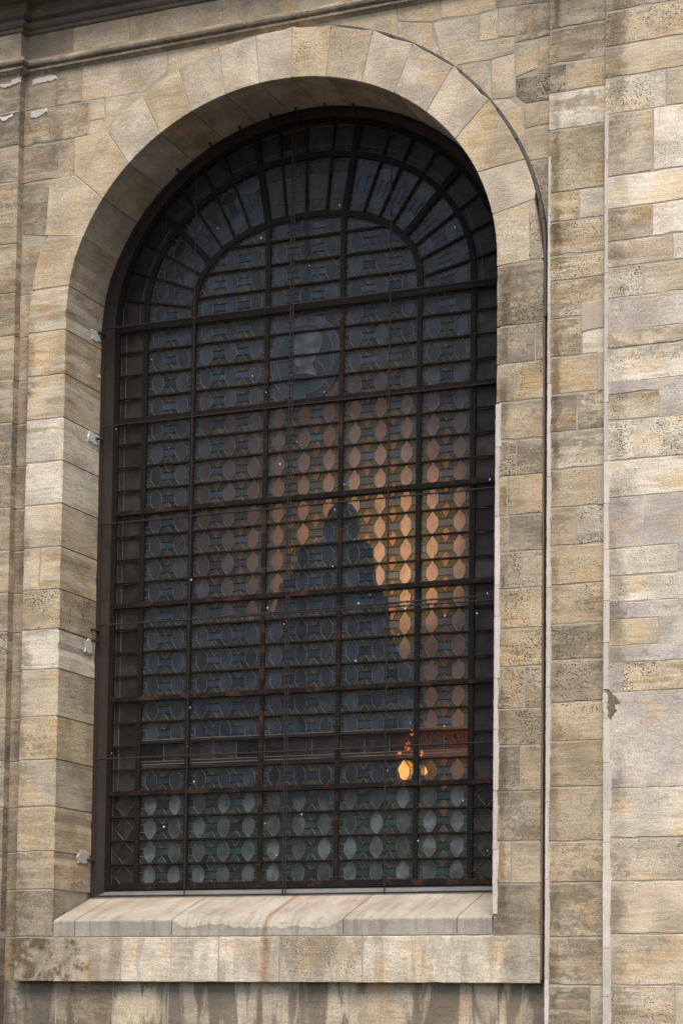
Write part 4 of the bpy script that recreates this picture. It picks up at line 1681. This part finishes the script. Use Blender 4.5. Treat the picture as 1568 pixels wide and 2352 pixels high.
for n_, x_, y_ in ((3, 458, 372), (3, 452, 845), (5, 440, 582), (5, 437, 632), (7, 402, 500)):
    cleat(XL - .03, YG - .09, zz(n_, x_, y_, YG - .06), 1, 0, .06)
for d in (128, 117, 108, 99, 92, 84, 76, 40, 22):
    x, z = ell(math.radians(d), CX, 1.99, 7.72, 1.808)
    cx_, cz_ = -math.cos(math.radians(d)), -math.sin(math.radians(d))
    cleat(x, YG - .07, z, cx_, cz_, .05)

# ------------------------------------------------------------------ inside the church
mb = MB()
YB = 4.2
mb.add([(-9, YB, 0), (9, YB, 0), (9, YB, 13), (-9, YB, 13), (-9, .81, 0), (9, .81, 0), (9, .81, 13), (-9, .81, 13)],
       [(0, 1, 2, 3), (0, 4, 7, 3), (1, 5, 6, 2), (3, 2, 6, 7)])
iw = mb.build('interior_wall', 'inner')
iw['kind'] = 'structure'
# statue silhouette: half-widths measured at the depth it stands
YSt = 1.75
SIL = [(262, 790, 880), (280, 750, 915), (330, 712, 945), (420, 685, 966), (500, 648, 978), (560, 660, 960), (600, 690, 905), (625, 640, 960), (650, 530, 1060), (700, 425, 1085), (800, 428, 1096), (900, 385, 1116), (1000, 268, 1125), (1090, 262, 1160), (1200, 235, 1240), (1330, 180, 1230), (1430, 150, 1220)]
V, F = [], []
n = 20
zs_ = []
for y, xl, xr in SIL:
    (a, z), (b, _) = W(1000 + xl * .4464, 1900 + y * .4464, YSt), W(1000 + xr * .4464, 1900 + y * .4464, YSt)
    cx_, hw = (a + b) / 2, (b - a) / 2
    dp = min(hw * .8, .22)
    zs_.append(z)
    for k in range(n):
        t = 2 * math.pi * k / n
        V.append((cx_ + hw * math.cos(t), YSt + dp * math.sin(t), z))
for i in range(len(SIL) - 1):
    for k in range(n):
        F.append((i * n + k, i * n + (k + 1) % n, (i + 1) * n + (k + 1) % n, (i + 1) * n + k))
F += [list(range(n)), list(range((len(SIL) - 1) * n, len(SIL) * n))]
st = mesh_obj('statue', V, F, 'dark')
st['label'] = 'dark cloaked statue silhouetted against the warm light behind the glass'
st['category'] = 'statue'
zbot = zs_[-1]
ALT = thing('altarpiece', 'dark carved altarpiece under the statue behind the glass', 'altarpiece', (0, YSt, 0))
YA = YSt
edge = [(6, 60, 470), (6, 195, 470), (6, 188, 545), (6, 240, 700), (6, 300, 735), (6, 330, 800), (6, 352, 880), (6, 362, 960), (6, 290, 1000), (6, 235, 1040), (6, 215, 1080), (6, 210, 1232)]
pr = [at(*p, YA) for p in edge]
poly = [(-3.2, 0), (pr[-1][0], 0)] + pr[::-1] + [(pr[0][0] - 1.2, pr[0][1] - .15), (-3.2, pr[0][1] - .6)]
mb = MB()
mb.prism([(x, z) for x, z in poly], -.15, .35)
mb.build('retable', 'dark', ALT)
mb = MB()
mb.box(-3.3, pr[-1][0] + .15, -.25, .45, 0, 1.0)
mb.build('altar_block', 'dark', ALT)

# lamp on the altar, lit
YL = 3.0
LX, LZ = at(6, 327, 1210, YL)
LAM = thing('altar_lamp', 'lit warm altar lamp glowing through the lower right panes', 'lamp', (LX, YL, 0))
mb = MB()
prof = [(.10, 0), (.10, .03), (.03, .08), (.02, .5), (.035, .55), (.018, .6), (.018, LZ - .35), (.06, LZ - .30), (.02, LZ - .22), (.02, LZ - .12), (.05, LZ - .10)]


def lathe(mb, prof, n=14):
    V, F = [], []
    for rr, z in prof:
        V += [(rr * math.cos(2 * math.pi * k / n), rr * math.sin(2 * math.pi * k / n), z) for k in range(n)]
    for i in range(len(prof) - 1):
        for k in range(n):
            F.append((i * n + k, i * n + (k + 1) % n, (i + 1) * n + (k + 1) % n, (i + 1) * n + k))
    mb.add(V, F)


lathe(mb, prof)
mb.build('stand', 'brass', LAM)
mb = MB()
lathe(mb, [(.02, LZ - .10), (.05, LZ - .08), (.075, LZ), (.06, LZ + .06), (.02, LZ + .10), (.0, LZ + .11)])
mb.build('globe', 'bulb', LAM)
q = random.Random(4)
for dx, dz, rr in ((.12, .02, .05), (.20, -.03, .035), (.02, .22, .035), (.07, .34, .022), (-.05, .15, .018), (.15, .15, .03)):
    mb = MB()
    lathe(mb, [(.0, -rr * 1.1), (rr * .8, -rr * .5), (rr, 0), (rr * .6, rr * .9), (.0, rr * 1.9)], 10)
    o = mb.build('candle_globe', 'bulb', LAM)
    o.location = (dx, q.uniform(-.05, .05), LZ + dz)
    mb = MB()
    mb.tube([(0, 0, LZ - .25), (dx * .7, 0, LZ + dz - .2), (dx, o.location[1], LZ + dz - rr)], .008, 6)
    mb.build('branch', 'brass', LAM)
pl = bpy.data.lights.new('lamp_light', 'POINT')
pl.energy = 65
pl.color = (1.0, .52, .22)
pl.shadow_soft_size = .1
po = bpy.data.objects.new('lamp_light', pl)
COL.objects.link(po)
po.location = (LX + .25, YL + .3, LZ + .45)
lt_ = bpy.data.lights.new('uplighter', 'SPOT')
lt_.energy = 820
lt_.color = (1.0, .60, .34)
lt_.shadow_soft_size = .08
lt_.spot_size = math.radians(98)
lt_.spot_blend = 1.0
GX, GZ = at(6, 190, 215, YB)
lo = bpy.data.objects.new('uplighter', lt_)
COL.objects.link(lo)
lx, lz = at(6, 150, 240, 2.75)
# (the fitting stands behind the retable)
lo.location = (lx, 2.75, lz)
lo.rotation_euler = (Vector((GX, YB, GZ)) - lo.location).to_track_quat('-Z', 'Y').to_euler()
aim = (Vector((GX, YB, GZ)) - lo.location).normalized()
pb_ = Vector(lo.location) - aim * .10
mb = MB()
mb.tube([pb_ - aim * .16 - Vector((0, YSt, 0)), pb_ - Vector((0, YSt, 0))], .07, 12)
mb.tube([pb_ - aim * .10 - Vector((0, YSt, 0)), Vector((pb_.x, .3, pb_.z - .5))], .015, 6)
mb.build('floodlight', 'dark', ALT)
